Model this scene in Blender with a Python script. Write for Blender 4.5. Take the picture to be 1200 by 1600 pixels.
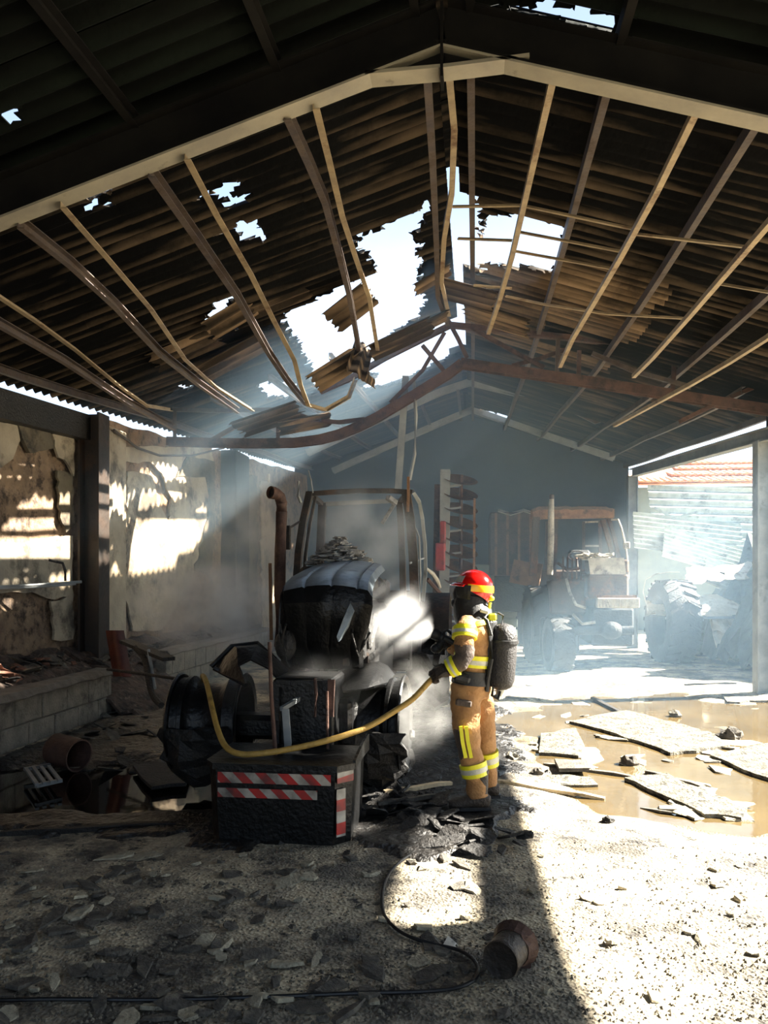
import bpy, bmesh, math, random
from mathutils import Vector, Matrix, noise as mnoise
random.seed(7)
sc = bpy.context.scene
COL = sc.collection
for _o in list(bpy.data.objects):
    bpy.data.objects.remove(_o, do_unlink=True)

# ------------------------------------------------------------ camera, sky, sun, exposure
YAW = math.radians(6.75)            # the photographer looks a little left of the ridge line (+Y)
SA, CA = math.sin(YAW), math.cos(YAW)
FPX, HOR, HCAM = 1200.0, 905.0, 1.8
cam_d = bpy.data.cameras.new('camera')
cam = bpy.data.objects.new('camera', cam_d)
COL.objects.link(cam)
cam.location = (0, 0, HCAM)
cam.rotation_euler = (math.radians(90), 0, YAW)
cam_d.sensor_fit = 'AUTO'
cam_d.sensor_width = 36.0
cam_d.lens = 36.0 * FPX / 1600.0
cam_d.shift_y = (HOR - 800.0) / 1600.0
cam_d.clip_start = 0.05
cam_d.clip_end = 300
sc.camera = cam

world = bpy.data.worlds.new('sky')
sc.world = world
world.use_nodes = True
wn = world.node_tree
wn.nodes.clear()
w_out = wn.nodes.new('ShaderNodeOutputWorld')
w_bg = wn.nodes.new('ShaderNodeBackground')
w_sky = wn.nodes.new('ShaderNodeTexSky')
w_sky.sky_type = 'HOSEK_WILKIE'
SUN = Vector((1.0, 0.30, 0.82)).normalized()      # towards the sun
w_sky.sun_direction = SUN
w_sky.turbidity = 3.0
w_sky.ground_albedo = 0.4
w_hs = wn.nodes.new('ShaderNodeHueSaturation')
w_hs.inputs['Saturation'].default_value = 0.7
wn.links.new(w_sky.outputs[0], w_hs.inputs['Color'])
wn.links.new(w_hs.outputs[0], w_bg.inputs['Color'])
w_bg.inputs['Strength'].default_value = 8.0
wn.links.new(w_bg.outputs[0], w_out.inputs['Surface'])

sun_d = bpy.data.lights.new('sun', 'SUN')
sun_d.energy = 44.0
sun_d.angle = math.radians(0.9)
sun_d.color = (1.0, 0.93, 0.80)
sun = bpy.data.objects.new('sun', sun_d)
COL.objects.link(sun)
sun.location = (20, 6, 20)
sun.rotation_euler = SUN.to_track_quat('Z', 'Y').to_euler()

vs = sc.view_settings
sc.display_settings.display_device = 'sRGB'
vs.view_transform = 'Standard'
vs.look = 'None'
vs.exposure = 0.35
vs.gamma = 1.0
vs.use_curve_mapping = False
sc.cycles.max_bounces = 6
sc.cycles.diffuse_bounces = 3
sc.cycles.volume_bounces = 1
sc.cycles.transparent_max_bounces = 16
sc.cycles.sample_clamp_indirect = 6.0
sc.cycles.volume_max_steps = 128

# ------------------------------------------------------------ helpers
def at(px, py, d):
    """point of the place seen at pixel (px, py) at depth d metres"""
    u = (px - 600.0) / FPX * d
    z = HCAM - (py - HOR) / FPX * d
    return Vector((u * CA - d * SA, d * CA + u * SA, z))
def at_y(px, py, y):
    k = (px - 600.0) / FPX
    return at(px, py, y / (CA + k * SA))
def at_x(px, py, x):
    k = (px - 600.0) / FPX
    return at(px, py, x / (k * CA - SA))
def floor_at(px, py, z=0.0):
    return at(px, py, FPX * (HCAM - z) / (py - HOR))
def lerp(a, b, t):
    return a + (b - a) * t
def interp(tab, y):
    if y <= tab[0][0]:
        return tab[0][1:]
    for p, q in zip(tab, tab[1:]):
        if y <= q[0]:
            t = (y - p[0]) / (q[0] - p[0])
            return tuple(lerp(a, b, t) for a, b in zip(p[1:], q[1:]))
    return tab[-1][1:]
def inpoly(x, y, poly):
    c = False
    j = len(poly) - 1
    for i in range(len(poly)):
        xi, yi = poly[i]; xj, yj = poly[j]
        if (yi > y) != (yj > y) and x < (xj - xi) * (y - yi) / (yj - yi + 1e-12) + xi:
            c = not c
        j = i
    return c

WM = {}            # world matrix of what we link
class MB:
    """collects shapes that belong to ONE part, then links them as one mesh"""
    def __init__(self):
        self.v = []; self.f = []; self.mi = []; self.cur = 0
    def add(self, vs_, fs_):
        b = len(self.v)
        self.v.extend(Vector(p) for p in vs_)
        for f in fs_:
            self.f.append([b + i for i in f]); self.mi.append(self.cur)
        return self
    def box(self, c, s, M=None):
        c = Vector(c); hx, hy, hz = s[0] / 2, s[1] / 2, s[2] / 2
        vv = [Vector((x, y, z)) for x in (-hx, hx) for y in (-hy, hy) for z in (-hz, hz)]
        if M is not None:
            vv = [M @ p for p in vv]
        return self.add([p + c for p in vv], [(0, 1, 3, 2), (4, 6, 7, 5), (0, 4, 5, 1), (2, 3, 7, 6), (0, 2, 6, 4), (1, 5, 7, 3)])
    def cbox(self, c, s, b=0.01, M=None):
        """box with chamfered edges"""
        bm = bmesh.new()
        bmesh.ops.create_cube(bm, size=1.0)
        for v in bm.verts:
            v.co = Vector((v.co.x * s[0], v.co.y * s[1], v.co.z * s[2]))
        bmesh.ops.bevel(bm, geom=list(bm.edges), offset=b, segments=1, affect='EDGES')
        bm.verts.index_update()
        vv = [(M @ v.co if M is not None else v.co) + Vector(c) for v in bm.verts]
        ff = [[v.index for v in f.verts] for f in bm.faces]
        bm.free()
        return self.add(vv, ff)
    def sweep(self, prof, pts, up=(0, 0, 1), scale=None):
        """closed 2-d profile carried along a polyline"""
        pts = [Vector(p) for p in pts]; n = len(prof); vv = []; up = Vector(up)
        for i, p in enumerate(pts):
            t = (pts[min(i + 1, len(pts) - 1)] - pts[max(i - 1, 0)]).normalized()
            s = t.cross(up)
            if s.length < 1e-4:
                s = t.cross(Vector((0, 1, 0)))
            s.normalize(); u2 = s.cross(t)
            k = 1.0 if scale is None else scale[i]
            vv += [p + s * (a * k) + u2 * (b * k) for a, b in prof]
        ff = []
        for i in range(len(pts) - 1):
            for j in range(n):
                k = (j + 1) % n
                ff.append((i * n + j, i * n + k, (i + 1) * n + k, (i + 1) * n + j))
        ff.append(tuple(range(n - 1, -1, -1)))
        ff.append(tuple((len(pts) - 1) * n + j for j in range(n)))
        return self.add(vv, ff)
    def tube(self, pts, r, n=8, rs=None):
        prof = [(math.cos(2 * math.pi * i / n) * r, math.sin(2 * math.pi * i / n) * r) for i in range(n)]
        return self.sweep(prof, pts, scale=rs)
    def bar(self, p0, p1, w, h, up=(0, 0, 1)):
        return self.sweep([(-w / 2, -h / 2), (w / 2, -h / 2), (w / 2, h / 2), (-w / 2, h / 2)], [p0, p1], up)
    def lathe(self, prof, n=24, M=None, close=False):
        """profile of (r, z) turned about local z"""
        vv = []; m = len(prof)
        for i in range(n):
            a = 2 * math.pi * i / n
            for r, z in prof:
                p = Vector((r * math.cos(a), r * math.sin(a), z))
                vv.append(M @ p if M is not None else p)
        ff = []
        for i in range(n):
            k = (i + 1) % n
            for j in range(m if close else m - 1):
                q = (j + 1) % m
                ff.append((i * m + j, k * m + j, k * m + q, i * m + q))
        return self.add(vv, ff)
    def prism(self, poly, M, h):
        """polygon in local xy, thick along local z from 0 to h, moved by M"""
        n = len(poly)
        vv = [M @ Vector((x, y, 0)) for x, y in poly] + [M @ Vector((x, y, h)) for x, y in poly]
        ff = [tuple(range(n - 1, -1, -1)), tuple(range(n, 2 * n))]
        ff += [(i, (i + 1) % n, n + (i + 1) % n, n + i) for i in range(n)]
        return self.add(vv, ff)
    def slab(self, pts, thick):
        """polygon of world points given a thickness vector"""
        n = len(pts); pts = [Vector(p) for p in pts]; thick = Vector(thick)
        ff = [tuple(range(n)), tuple(range(2 * n - 1, n - 1, -1))]
        ff += [(i, n + i, n + (i + 1) % n, (i + 1) % n) for i in range(n)]
        return self.add(pts + [p + thick for p in pts], ff)
    def grid(self, rows, thick=None):
        """sheet from rows of points; with a thickness (metres along its normals) it gets a back and a rim"""
        R = len(rows); K = len(rows[0])
        P = [Vector(p) for r in rows for p in r]
        idx = lambda i, j: i * K + j
        if thick is None:
            return self.add(P, [(idx(i, j), idx(i, j + 1), idx(i + 1, j + 1), idx(i + 1, j)) for i in range(R - 1) for j in range(K - 1)])
        N = []
        for i in range(R):
            for j in range(K):
                a = P[idx(min(i + 1, R - 1), j)] - P[idx(max(i - 1, 0), j)]
                b = P[idx(i, min(j + 1, K - 1))] - P[idx(i, max(j - 1, 0))]
                N.append(a.cross(b).normalized())
        m = len(P)
        Q = [p - q * thick for p, q in zip(P, N)]
        ff = []
        for i in range(R - 1):
            for j in range(K - 1):
                a, b, c, d = idx(i, j), idx(i, j + 1), idx(i + 1, j + 1), idx(i + 1, j)
                ff.append((a, d, c, b)); ff.append((m + a, m + b, m + c, m + d))
        rim = [idx(0, j) for j in range(K)] + [idx(i, K - 1) for i in range(1, R)] + [idx(R - 1, j) for j in range(K - 2, -1, -1)] + [idx(i, 0) for i in range(R - 2, 0, -1)]
        for a, b in zip(rim, rim[1:] + rim[:1]):
            ff.append((a, b, m + b, m + a))
        return self.add(P + Q, ff)
    def ball(self, c, r, n=10, m=7, M=None):
        c = Vector(c); vv = []; rr = r if isinstance(r, (tuple, list)) else (r, r, r)
        for i in range(m + 1):
            th = math.pi * i / m
            for j in range(n):
                ph = 2 * math.pi * j / n
                p = Vector((rr[0] * math.sin(th) * math.cos(ph), rr[1] * math.sin(th) * math.sin(ph), rr[2] * math.cos(th)))
                vv.append(c + (M @ p if M is not None else p))
        ff = []
        for i in range(m):
            for j in range(n):
                k = (j + 1) % n
                ff.append((i * n + j, (i + 1) * n + j, (i + 1) * n + k, i * n + k))
        return self.add(vv, ff)
    def build(self, name, mats, parent=None, smooth=False, local=False, recalc=True):
        if not isinstance(mats, (list, tuple)):
            mats = [mats]
        me = bpy.data.meshes.new(name)
        o = bpy.data.objects.new(name, me)
        COL.objects.link(o)
        vv = self.v
        if parent is not None:
            o.parent = parent
            WM[o] = WM[parent]
            if not local:
                Mi = WM[parent].inverted()
                vv = [Mi @ p for p in vv]
        else:
            xs = [p.x for p in vv]; ys = [p.y for p in vv]; zs = [p.z for p in vv]
            c = Vector(((min(xs) + max(xs)) / 2, (min(ys) + max(ys)) / 2, min(zs)))
            o.location = c
            WM[o] = Matrix.Translation(c)
            vv = [p - c for p in vv]
        me.from_pydata([tuple(p) for p in vv], [], self.f)
        if recalc:
            bm = bmesh.new(); bm.from_mesh(me)
            bmesh.ops.remove_doubles(bm, verts=bm.verts, dist=1e-5)
            bmesh.ops.recalc_face_normals(bm, faces=bm.faces)
            bm.to_mesh(me); bm.free()
        for m in mats:
            me.materials.append(m)
        if len(mats) > 1 and len(me.polygons) == len(self.mi):
            me.polygons.foreach_set('material_index', self.mi)
        if smooth:
            me.polygons.foreach_set('use_smooth', [True] * len(me.polygons))
            try:
                me.set_sharp_from_angle(angle=math.radians(38))
            except Exception:
                pass
        return o

def empty(name, loc, rz=0.0):
    o = bpy.data.objects.new(name, None)
    COL.objects.link(o)
    o.location = loc
    o.rotation_euler = (0, 0, rz)
    o.empty_display_size = 0.2
    WM[o] = Matrix.Translation(Vector(loc)) @ Matrix.Rotation(rz, 4, 'Z')
    return o
def tag(o, label=None, cat=None, group=None, kind=None):
    if label: o['label'] = label
    if cat: o['category'] = cat
    if group: o['group'] = group
    if kind: o['kind'] = kind
    return o
def place_copy(src, loc, rot, scl=1.0):
    c = src.copy(); COL.objects.link(c)
    c.location = loc; c.rotation_euler = rot
    c.scale = (scl, scl, scl) if not isinstance(scl, tuple) else scl
    return c

def iprof(w, h, t=0.012):
    a, b = w / 2, h / 2
    return [(-a, -b), (a, -b), (a, -b + t), (t / 2, -b + t), (t / 2, b - t), (a, b - t), (a, b), (-a, b), (-a, b - t), (-t / 2, b - t), (-t / 2, -b + t), (-a, -b + t)]
def cprof(w, h, t=0.008):
    a, b = w / 2, h / 2
    return [(-a, -b), (a, -b), (a, -b + t), (-a + t, -b + t), (-a + t, b - t), (a, b - t), (a, b), (-a, b)]
def lprof(w, h, t=0.006):
    a, b = w / 2, h / 2
    return [(-a, -b), (a, -b), (a, -b + t), (-a + t, -b + t), (-a + t, b), (-a, b)]

# ------------------------------------------------------------ materials
def rgb(h, k=1.0):
    h = h.lstrip('#')
    c = [int(h[i:i + 2], 16) / 255 for i in (0, 2, 4)]
    return tuple((x / 12.92 if x <= 0.04045 else ((x + 0.055) / 1.055) ** 2.4) * k for x in c) + (1,)
def pm(name, c1, c2, scale=4.0, rough=0.8, metal=0.0, bump=0.15, c3=None, t3=0.6, s3=1.5, bscale=None, coord='Object', lo=0.35, hi=0.65, spec=0.5, rough2=None, coat=0.0):
    m = bpy.data.materials.new(name); m.use_nodes = True
    nt = m.node_tree; N = nt.nodes; L = nt.links
    b = N['Principled BSDF']
    tc = N.new('ShaderNodeTexCoord')
    if coord == 'World':
        g = N.new('ShaderNodeNewGeometry'); src = g.outputs['Position']
    else:
        src = tc.outputs[coord]
    n1 = N.new('ShaderNodeTexNoise'); n1.inputs['Scale'].default_value = scale; n1.inputs['Detail'].default_value = 8; n1.inputs['Roughness'].default_value = 0.65
    L.new(src, n1.inputs['Vector'])
    r1 = N.new('ShaderNodeMapRange'); r1.inputs['From Min'].default_value = lo; r1.inputs['From Max'].default_value = hi
    L.new(n1.outputs['Fac'], r1.inputs['Value'])
    mx = N.new('ShaderNodeMix'); mx.data_type = 'RGBA'
    mx.inputs['A'].default_value = c1; mx.inputs['B'].default_value = c2
    L.new(r1.outputs[0], mx.inputs['Factor'])
    out = mx.outputs['Result']
    if c3 is not None:
        n3 = N.new('ShaderNodeTexNoise'); n3.inputs['Scale'].default_value = s3; n3.inputs['Detail'].default_value = 10; n3.inputs['Roughness'].default_value = 0.7
        L.new(src, n3.inputs['Vector'])
        r3 = N.new('ShaderNodeMapRange'); r3.inputs['From Min'].default_value = t3 - 0.06; r3.inputs['From Max'].default_value = t3 + 0.06
        L.new(n3.outputs['Fac'], r3.inputs['Value'])
        m3 = N.new('ShaderNodeMix'); m3.data_type = 'RGBA'; m3.inputs['B'].default_value = c3
        L.new(r3.outputs[0], m3.inputs['Factor']); L.new(out, m3.inputs['A'])
        out = m3.outputs['Result']
    L.new(out, b.inputs['Base Color'])
    b.inputs['Roughness'].default_value = rough
    if rough2 is not None:
        rr = N.new('ShaderNodeMapRange'); rr.inputs['To Min'].default_value = rough; rr.inputs['To Max'].default_value = rough2
        L.new(r1.outputs[0], rr.inputs['Value']); L.new(rr.outputs[0], b.inputs['Roughness'])
    b.inputs['Metallic'].default_value = metal
    b.inputs['Specular IOR Level'].default_value = spec
    if coat: b.inputs['Coat Weight'].default_value = coat
    if bump:
        n2 = N.new('ShaderNodeTexNoise'); n2.inputs['Scale'].default_value = bscale or scale * 5; n2.inputs['Detail'].default_value = 8
        L.new(src, n2.inputs['Vector'])
        bp = N.new('ShaderNodeBump'); bp.inputs['Strength'].default_value = bump; bp.inputs['Distance'].default_value = 0.05
        L.new(n2.outputs['Fac'], bp.inputs['Height']); L.new(bp.outputs[0], b.inputs['Normal'])
    return m

def sheet_mat(name, c_trough, c_crest, c_patch, amt, lo, hi):
    # darker along the troughs, paler along the crests in long streaks
    m = bpy.data.materials.new(name); m.use_nodes = True
    nt = m.node_tree; N = nt.nodes; L = nt.links; b = N['Principled BSDF']
    g = N.new('ShaderNodeNewGeometry'); P = g.outputs['Position']
    sp = N.new('ShaderNodeSeparateXYZ'); L.new(P, sp.inputs[0])
    mp = N.new('ShaderNodeMapping'); mp.inputs['Scale'].default_value = (0.7, 5.65, 0.7); L.new(P, mp.inputs['Vector'])
    n1 = N.new('ShaderNodeTexNoise'); n1.inputs['Scale'].default_value = 1.0; n1.inputs['Detail'].default_value = 6; L.new(mp.outputs[0], n1.inputs['Vector'])
    n2 = N.new('ShaderNodeTexNoise'); n2.inputs['Scale'].default_value = 1.3; n2.inputs['Detail'].default_value = 10; n2.inputs['Roughness'].default_value = 0.7; L.new(P, n2.inputs['Vector'])
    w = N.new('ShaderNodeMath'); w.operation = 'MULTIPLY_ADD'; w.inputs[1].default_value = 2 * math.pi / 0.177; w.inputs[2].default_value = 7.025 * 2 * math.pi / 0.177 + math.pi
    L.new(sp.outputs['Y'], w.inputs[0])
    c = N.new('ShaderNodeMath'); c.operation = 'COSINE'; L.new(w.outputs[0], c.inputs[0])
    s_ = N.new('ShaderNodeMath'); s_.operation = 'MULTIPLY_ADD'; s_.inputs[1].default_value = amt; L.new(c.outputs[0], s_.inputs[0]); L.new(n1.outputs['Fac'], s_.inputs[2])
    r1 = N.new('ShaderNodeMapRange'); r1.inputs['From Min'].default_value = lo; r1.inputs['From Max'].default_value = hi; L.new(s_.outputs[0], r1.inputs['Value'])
    mx = N.new('ShaderNodeMix'); mx.data_type = 'RGBA'; mx.inputs['A'].default_value = c_trough; mx.inputs['B'].default_value = c_crest; L.new(r1.outputs[0], mx.inputs['Factor'])
    r2 = N.new('ShaderNodeMapRange'); r2.inputs['From Min'].default_value = 0.5; r2.inputs['From Max'].default_value = 0.7; L.new(n2.outputs['Fac'], r2.inputs['Value'])
    m2 = N.new('ShaderNodeMix'); m2.data_type = 'RGBA'; m2.inputs['B'].default_value = c_patch; L.new(r2.outputs[0], m2.inputs['Factor']); L.new(mx.outputs['Result'], m2.inputs['A'])
    L.new(m2.outputs['Result'], b.inputs['Base Color']); b.inputs['Roughness'].default_value = 0.85; b.inputs['Specular IOR Level'].default_value = 0.12
    bp = N.new('ShaderNodeBump'); bp.inputs['Strength'].default_value = 0.25; bp.inputs['Distance'].default_value = 0.03
    n3 = N.new('ShaderNodeTexNoise'); n3.inputs['Scale'].default_value = 14; L.new(P, n3.inputs['Vector']); L.new(n3.outputs['Fac'], bp.inputs['Height']); L.new(bp.outputs[0], b.inputs['Normal'])
    return m
M_sheet = sheet_mat('dark_streaked_fibre_cement', rgb('#07080a'), rgb('#5a4e40'), rgb('#0a0b0d'), 0.12, 0.54, 0.84)
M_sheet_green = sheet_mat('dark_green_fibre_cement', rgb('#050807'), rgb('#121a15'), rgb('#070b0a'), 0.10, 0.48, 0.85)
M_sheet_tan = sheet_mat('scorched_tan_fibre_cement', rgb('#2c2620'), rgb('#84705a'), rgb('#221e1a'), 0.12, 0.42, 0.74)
M_purlin = pm('smoked_steel', rgb('#40393a'), rgb('#5c5046'), 6.0, 0.6, 0.2, 0.1, rgb('#3a2c22'), 0.55, 3.0, coord='World')
M_bar = pm('heat_tanned_steel', rgb('#7d6e58'), rgb('#9c8a6c'), 6.0, 0.55, 0.1, 0.1, rgb('#5a4028'), 0.60, 2.5, coord='World')
M_beam = pm('cream_painted_steel', rgb('#7c776c'), rgb('#98917f'), 2.0, 0.55, 0, 0.05, rgb('#4a443c'), 0.66, 2.5, coord='World')
M_rust = pm('rusted_steel', rgb('#3e2a24'), rgb('#5c4338'), 5.0, 0.75, 0.2, 0.25, rgb('#2a1a16'), 0.56, 3.0, coord='World')
M_rustlit = pm('orange_rusted_steel', rgb('#654633'), rgb('#85664a'), 6.0, 0.8, 0.1, 0.25, rgb('#3a2218'), 0.60, 4.0, coord='World')
M_steelgrey = pm('grey_painted_steel', rgb('#6d7274'), rgb('#8b9092'), 3.0, 0.6, 0, 0.05, rgb('#4a4c4e'), 0.64, 2.0, coord='World')
M_char = pm('charred_black', rgb('#0c0c0d'), rgb('#1d1b1a'), 8.0, 0.6, 0, 0.4, coord='World')
M_black = pm('burnt_black_steel', rgb('#0a0b0c'), rgb('#1a1a1b'), 6.0, 0.38, 0.5, 0.2, rgb('#2a231e'), 0.66, 4.0, coord='World')
M_hood = pm('sky_sheen_scorched_steel', rgb('#5c666e'), rgb('#8a949c'), 3.0, 0.32, 0.35, 0.10, rgb('#2e3032'), 0.62, 5.0, coord='World', rough2=0.42)  # pale blue sky sheen of the hood top put into the scorched steel colour
M_shadebeam = pm('shade_dark_beam_web', rgb('#0c0c0e'), rgb('#191817'), 2.0, 0.8, 0, 0.05, coord='World', spec=0.12)  # shade painted into the web; its real paint matches the cream flange
M_cab = pm('burnt_cab_steel', rgb('#1f1d1c'), rgb('#35302c'), 5.0, 0.6, 0.3, 0.2, rgb('#4a372b'), 0.59, 4.0, coord='World')
M_ash = pm('pale_ash', rgb('#4c4c4d'), rgb('#9a9a98'), 14.0, 0.9, 0, 0.4, coord='World')
M_mud = pm('bare_mud_wall', rgb('#6b5a4a'), rgb('#8c7660'), 4.0, 0.95, 0, 0.7, rgb('#3c322a'), 0.56, 5.0, bscale=14, coord='World')
M_plaster = pm('sooted_plaster', rgb('#877e70'), rgb('#a59a86'), 2.0, 0.9, 0, 0.25, rgb('#524b42'), 0.56, 1.4, bscale=18, coord='World')
M_block = pm('concrete_block', rgb('#6c675e'), rgb('#8a8478'), 6.0, 0.95, 0, 0.5, rgb('#4c4843'), 0.58, 2.2, bscale=45, coord='World')
M_mortar = pm('mortar', rgb('#5d5850'), rgb('#77716a'), 8.0, 0.95, 0, 0.4, coord='World')
M_brick = pm('sooted_brick', rgb('#8a6a56'), rgb('#a58a70'), 6.0, 0.95, 0, 0.5, rgb('#5c4a40'), 0.58, 3.0, coord='World')
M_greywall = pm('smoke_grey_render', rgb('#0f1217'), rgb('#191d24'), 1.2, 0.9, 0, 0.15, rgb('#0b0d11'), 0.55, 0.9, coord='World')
M_column = pm('dark_column', rgb('#171514'), rgb('#2c2018'), 3.0, 0.6, 0, 0.2, rgb('#4a3018'), 0.66, 1.0, coord='World')

# floor material: pale gravel, ash and soot blown over it, wet mud where the ground dips
def gravel_mat():
    m = bpy.data.materials.new('ashy_gravel'); m.use_nodes = True
    nt = m.node_tree; N = nt.nodes; L = nt.links; b = N['Principled BSDF']
    g = N.new('ShaderNodeNewGeometry'); P = g.outputs['Position']
    def noi(s, d=8, r=0.65):
        n = N.new('ShaderNodeTexNoise'); n.inputs['Scale'].default_value = s; n.inputs['Detail'].default_value = d; n.inputs['Roughness'].default_value = r
        L.new(P, n.inputs['Vector']); return n.outputs['Fac']
    def mr(v, a, c):
        r = N.new('ShaderNodeMapRange'); r.inputs['From Min'].default_value = a; r.inputs['From Max'].default_value = c
        L.new(v, r.inputs['Value']); return r.outputs[0]
    def mix(f, A_, B_):
        x = N.new('ShaderNodeMix'); x.data_type = 'RGBA'
        L.new(f, x.inputs['Factor'])
        for s, v in (('A', A_), ('B', B_)):
            if isinstance(v, tuple): x.inputs[s].default_value = v
            else: L.new(v, x.inputs[s])
        return x.outputs['Result']
    vo = N.new('ShaderNodeTexVoronoi'); vo.inputs['Scale'].default_value = 55.0
    L.new(P, vo.inputs['Vector'])
    c = mix(mr(vo.outputs['Color'], 0.1, 0.9), rgb('#a3957d'), rgb('#d0c3a6'))
    c = mix(mr(noi(2.2), 0.42, 0.62), c, rgb('#8a8274'))
    c = mix(mr(noi(1.1, 10, 0.72), 0.46, 0.60), c, rgb('#4a453e'))
    c = mix(mr(noi(6.0, 10, 0.75), 0.53, 0.62), c, rgb('#2c2a28'))
    sx = N.new('ShaderNodeSeparateXYZ'); L.new(P, sx.inputs[0])
    wet = mr(sx.outputs['Z'], 0.035, 0.0)
    c = mix(wet, c, rgb('#57492f'))
    L.new(c, b.inputs['Base Color'])
    rr = N.new('ShaderNodeMapRange'); rr.inputs['To Min'].default_value = 0.92; rr.inputs['To Max'].default_value = 0.45
    L.new(wet, rr.inputs['Value']); L.new(rr.outputs[0], b.inputs['Roughness'])
    bp = N.new('ShaderNodeBump'); bp.inputs['Strength'].default_value = 0.6; bp.inputs['Distance'].default_value = 0.02
    L.new(vo.outputs['Distance'], bp.inputs['Height'])
    bp2 = N.new('ShaderNodeBump'); bp2.inputs['Strength'].default_value = 0.5; bp2.inputs['Distance'].default_value = 0.06
    L.new(noi(9.0), bp2.inputs['Height']); L.new(bp.outputs[0], bp2.inputs['Normal'])
    L.new(bp2.outputs[0], b.inputs['Normal'])
    return m
M_gravel = gravel_mat()
M_muddy = pm('muddy_water', rgb('#4a3e29'), rgb('#5c4e34'), 1.2, 0.06, 0, 0.02, bscale=6, coord='World')
M_darkwater = pm('sooty_water', rgb('#0d0b09'), rgb('#1b1612'), 1.2, 0.04, 0, 0.015, bscale=5, coord='World')
M_yard = pm('pale_yard_ground', rgb('#a89a80'), rgb('#c4b698'), 1.0, 0.95, 0, 0.3, coord='World')
M_ashfloor = pm('wet_black_ash', rgb('#100f0f'), rgb('#262422'), 5.0, 0.55, 0, 0.8, rgb('#3c3833'), 0.62, 9.0, bscale=22, coord='World', rough2=0.25)

# ------------------------------------------------------------ the ground
def smooth(a, b, x):
    t = max(0.0, min(1.0, (x - a) / (b - a))); return t * t * (3 - 2 * t)
def floor_h(x, y):
    n = mnoise.noise(Vector((x * 0.9, y * 0.9, 3.1))) * 0.035 + mnoise.noise(Vector((x * 2.7, y * 2.7, 7.7))) * 0.022 + mnoise.noise(Vector((x * 8, y * 8, 1.7))) * 0.008
    h = 0.055 + n * 0.6
    e = math.hypot((x - 2.75) / 2.75, (y - 8.9) / 3.75)          # muddy puddle on the sunny side
    h -= 0.085 * (1 - smooth(0.78, 1.08, e + n * 2.0)) * 1.0
    h += n * 1.0 * (1 - smooth(0.7, 1.0, e))
    e2 = math.hypot((x + 3.1) / 1.7, (y - 6.35) / 0.95)           # black puddle beside the burnt tractor
    h -= 0.095 * (1 - smooth(0.75, 1.1, e2 + n * 2.0))
    return h
fm = MB()
NX, NY, X0, X1, Y0, Y1 = 104, 240, -6.6, 5.9, -7.2, 22.0
fm.grid([[Vector((lerp(X0, X1, j / NX), lerp(Y0, Y1, i / NY), floor_h(lerp(X0, X1, j / NX), lerp(Y0, Y1, i / NY)))) for j in range(NX + 1)] for i in range(NY + 1)])
floor = fm.build('floor', M_gravel, recalc=False, smooth=True)
tag(floor, 'pale gravel shed floor strewn with ash and mud', 'floor', kind='structure')
yard = MB(); yard.add([(-60, -20, -0.06), (70, -20, -0.06), (70, 90, -0.06), (-60, 90, -0.06)], [(0, 1, 2, 3)])
tag(yard.build('ground_outside', M_yard, recalc=False), 'pale bare yard ground outside the shed', 'ground', kind='structure')
def pool(name, mat, cx, cy, rx, ry, z, label):
    mb = MB(); n = 40
    mb.add([(cx, cy, z)] + [(cx + rx * math.cos(6.2832 * i / n), cy + ry * math.sin(6.2832 * i / n), z) for i in range(n)], [(0, 1 + i, 1 + (i + 1) % n) for i in range(n)])
    tag(mb.build(name, mat, recalc=False), label, 'puddle', kind='structure')
pool('puddle', M_muddy, 2.75, 8.9, 3.1, 4.2, 0.004, 'muddy brown sunlit puddle beside the firefighter')
pool('puddle', M_darkwater, -3.1, 6.35, 1.75, 1.1, 0.0, 'black mirror-like puddle below the block wall ledge')

# ------------------------------------------------------------ the roof
EAVE_R = [(-7.1, 4.78, 3.92), (5.2, 4.74, 4.29), (9, 4.76, 4.33), (12.4, 4.75, 4.4), (21, 4.05, 4.85)]
EAVE_L = [(-7.1, -6.25, 3.9), (-3, -6.1, 3.95), (5.2, -5.85, 4.06), (8.4, -5.7, 4.18), (21, -4.8, 4.87)]
XR = -0.22
def ridge_z(y): return 5.8 + 0.03 * (y - 5.2)
def roof_pt(side, y, t, off=0.0):
    ex, ez = interp(EAVE_R if side > 0 else EAVE_L, y)
    return Vector((lerp(XR, ex, t), y, lerp(ridge_z(y), ez, t) + off))
def roof_yt(px, py):
    lo, hi = 1.0, 40.0
    def g(d):
        p = at(px, py, d); side = 1 if p.x > XR else -1
        ex, ez = interp(EAVE_R if side > 0 else EAVE_L, p.y)
        t = (p.x - XR) / (ex - XR)
        return p.z - lerp(ridge_z(p.y), ez, t), p.y, t, side
    for _ in range(50):
        m = (lo + hi) / 2
        if g(m)[0] > 0: hi = m
        else: lo = m
    _, y, t, side = g(lo)
    return side, y, t
SL = 5.5
HOLES = {1: [], -1: []}
def hole(pts, side=None):
    q = [roof_yt(*p) for p in pts]
    s = side or (1 if sum(a[0] for a in q) > 0 else -1)
    HOLES[s].append([(a[1], a[2] * SL if a[0] == s else 0.0) for a in q])
hole([(553, 380), (600, 358), (648, 338), (668, 318), (673, 332), (655, 370), (662, 420), (655, 455), (670, 470), (655, 500), (615, 520), (592, 548), (545, 562), (512, 612), (488, 605), (478, 560), (435, 498), (485, 475), (530, 455), (590, 430)], -1)
hole([(560, 612), (600, 580), (640, 548), (690, 518), (716, 520), (722, 548), (690, 568), (640, 592), (600, 606)], -1)
hole([(286, 320), (325, 302), (358, 285), (372, 284), (384, 320), (366, 328), (354, 318), (350, 308), (325, 312)], -1)
hole([(343, 366), (372, 352), (402, 347), (414, 380), (388, 380), (375, 372)], -1)
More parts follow.
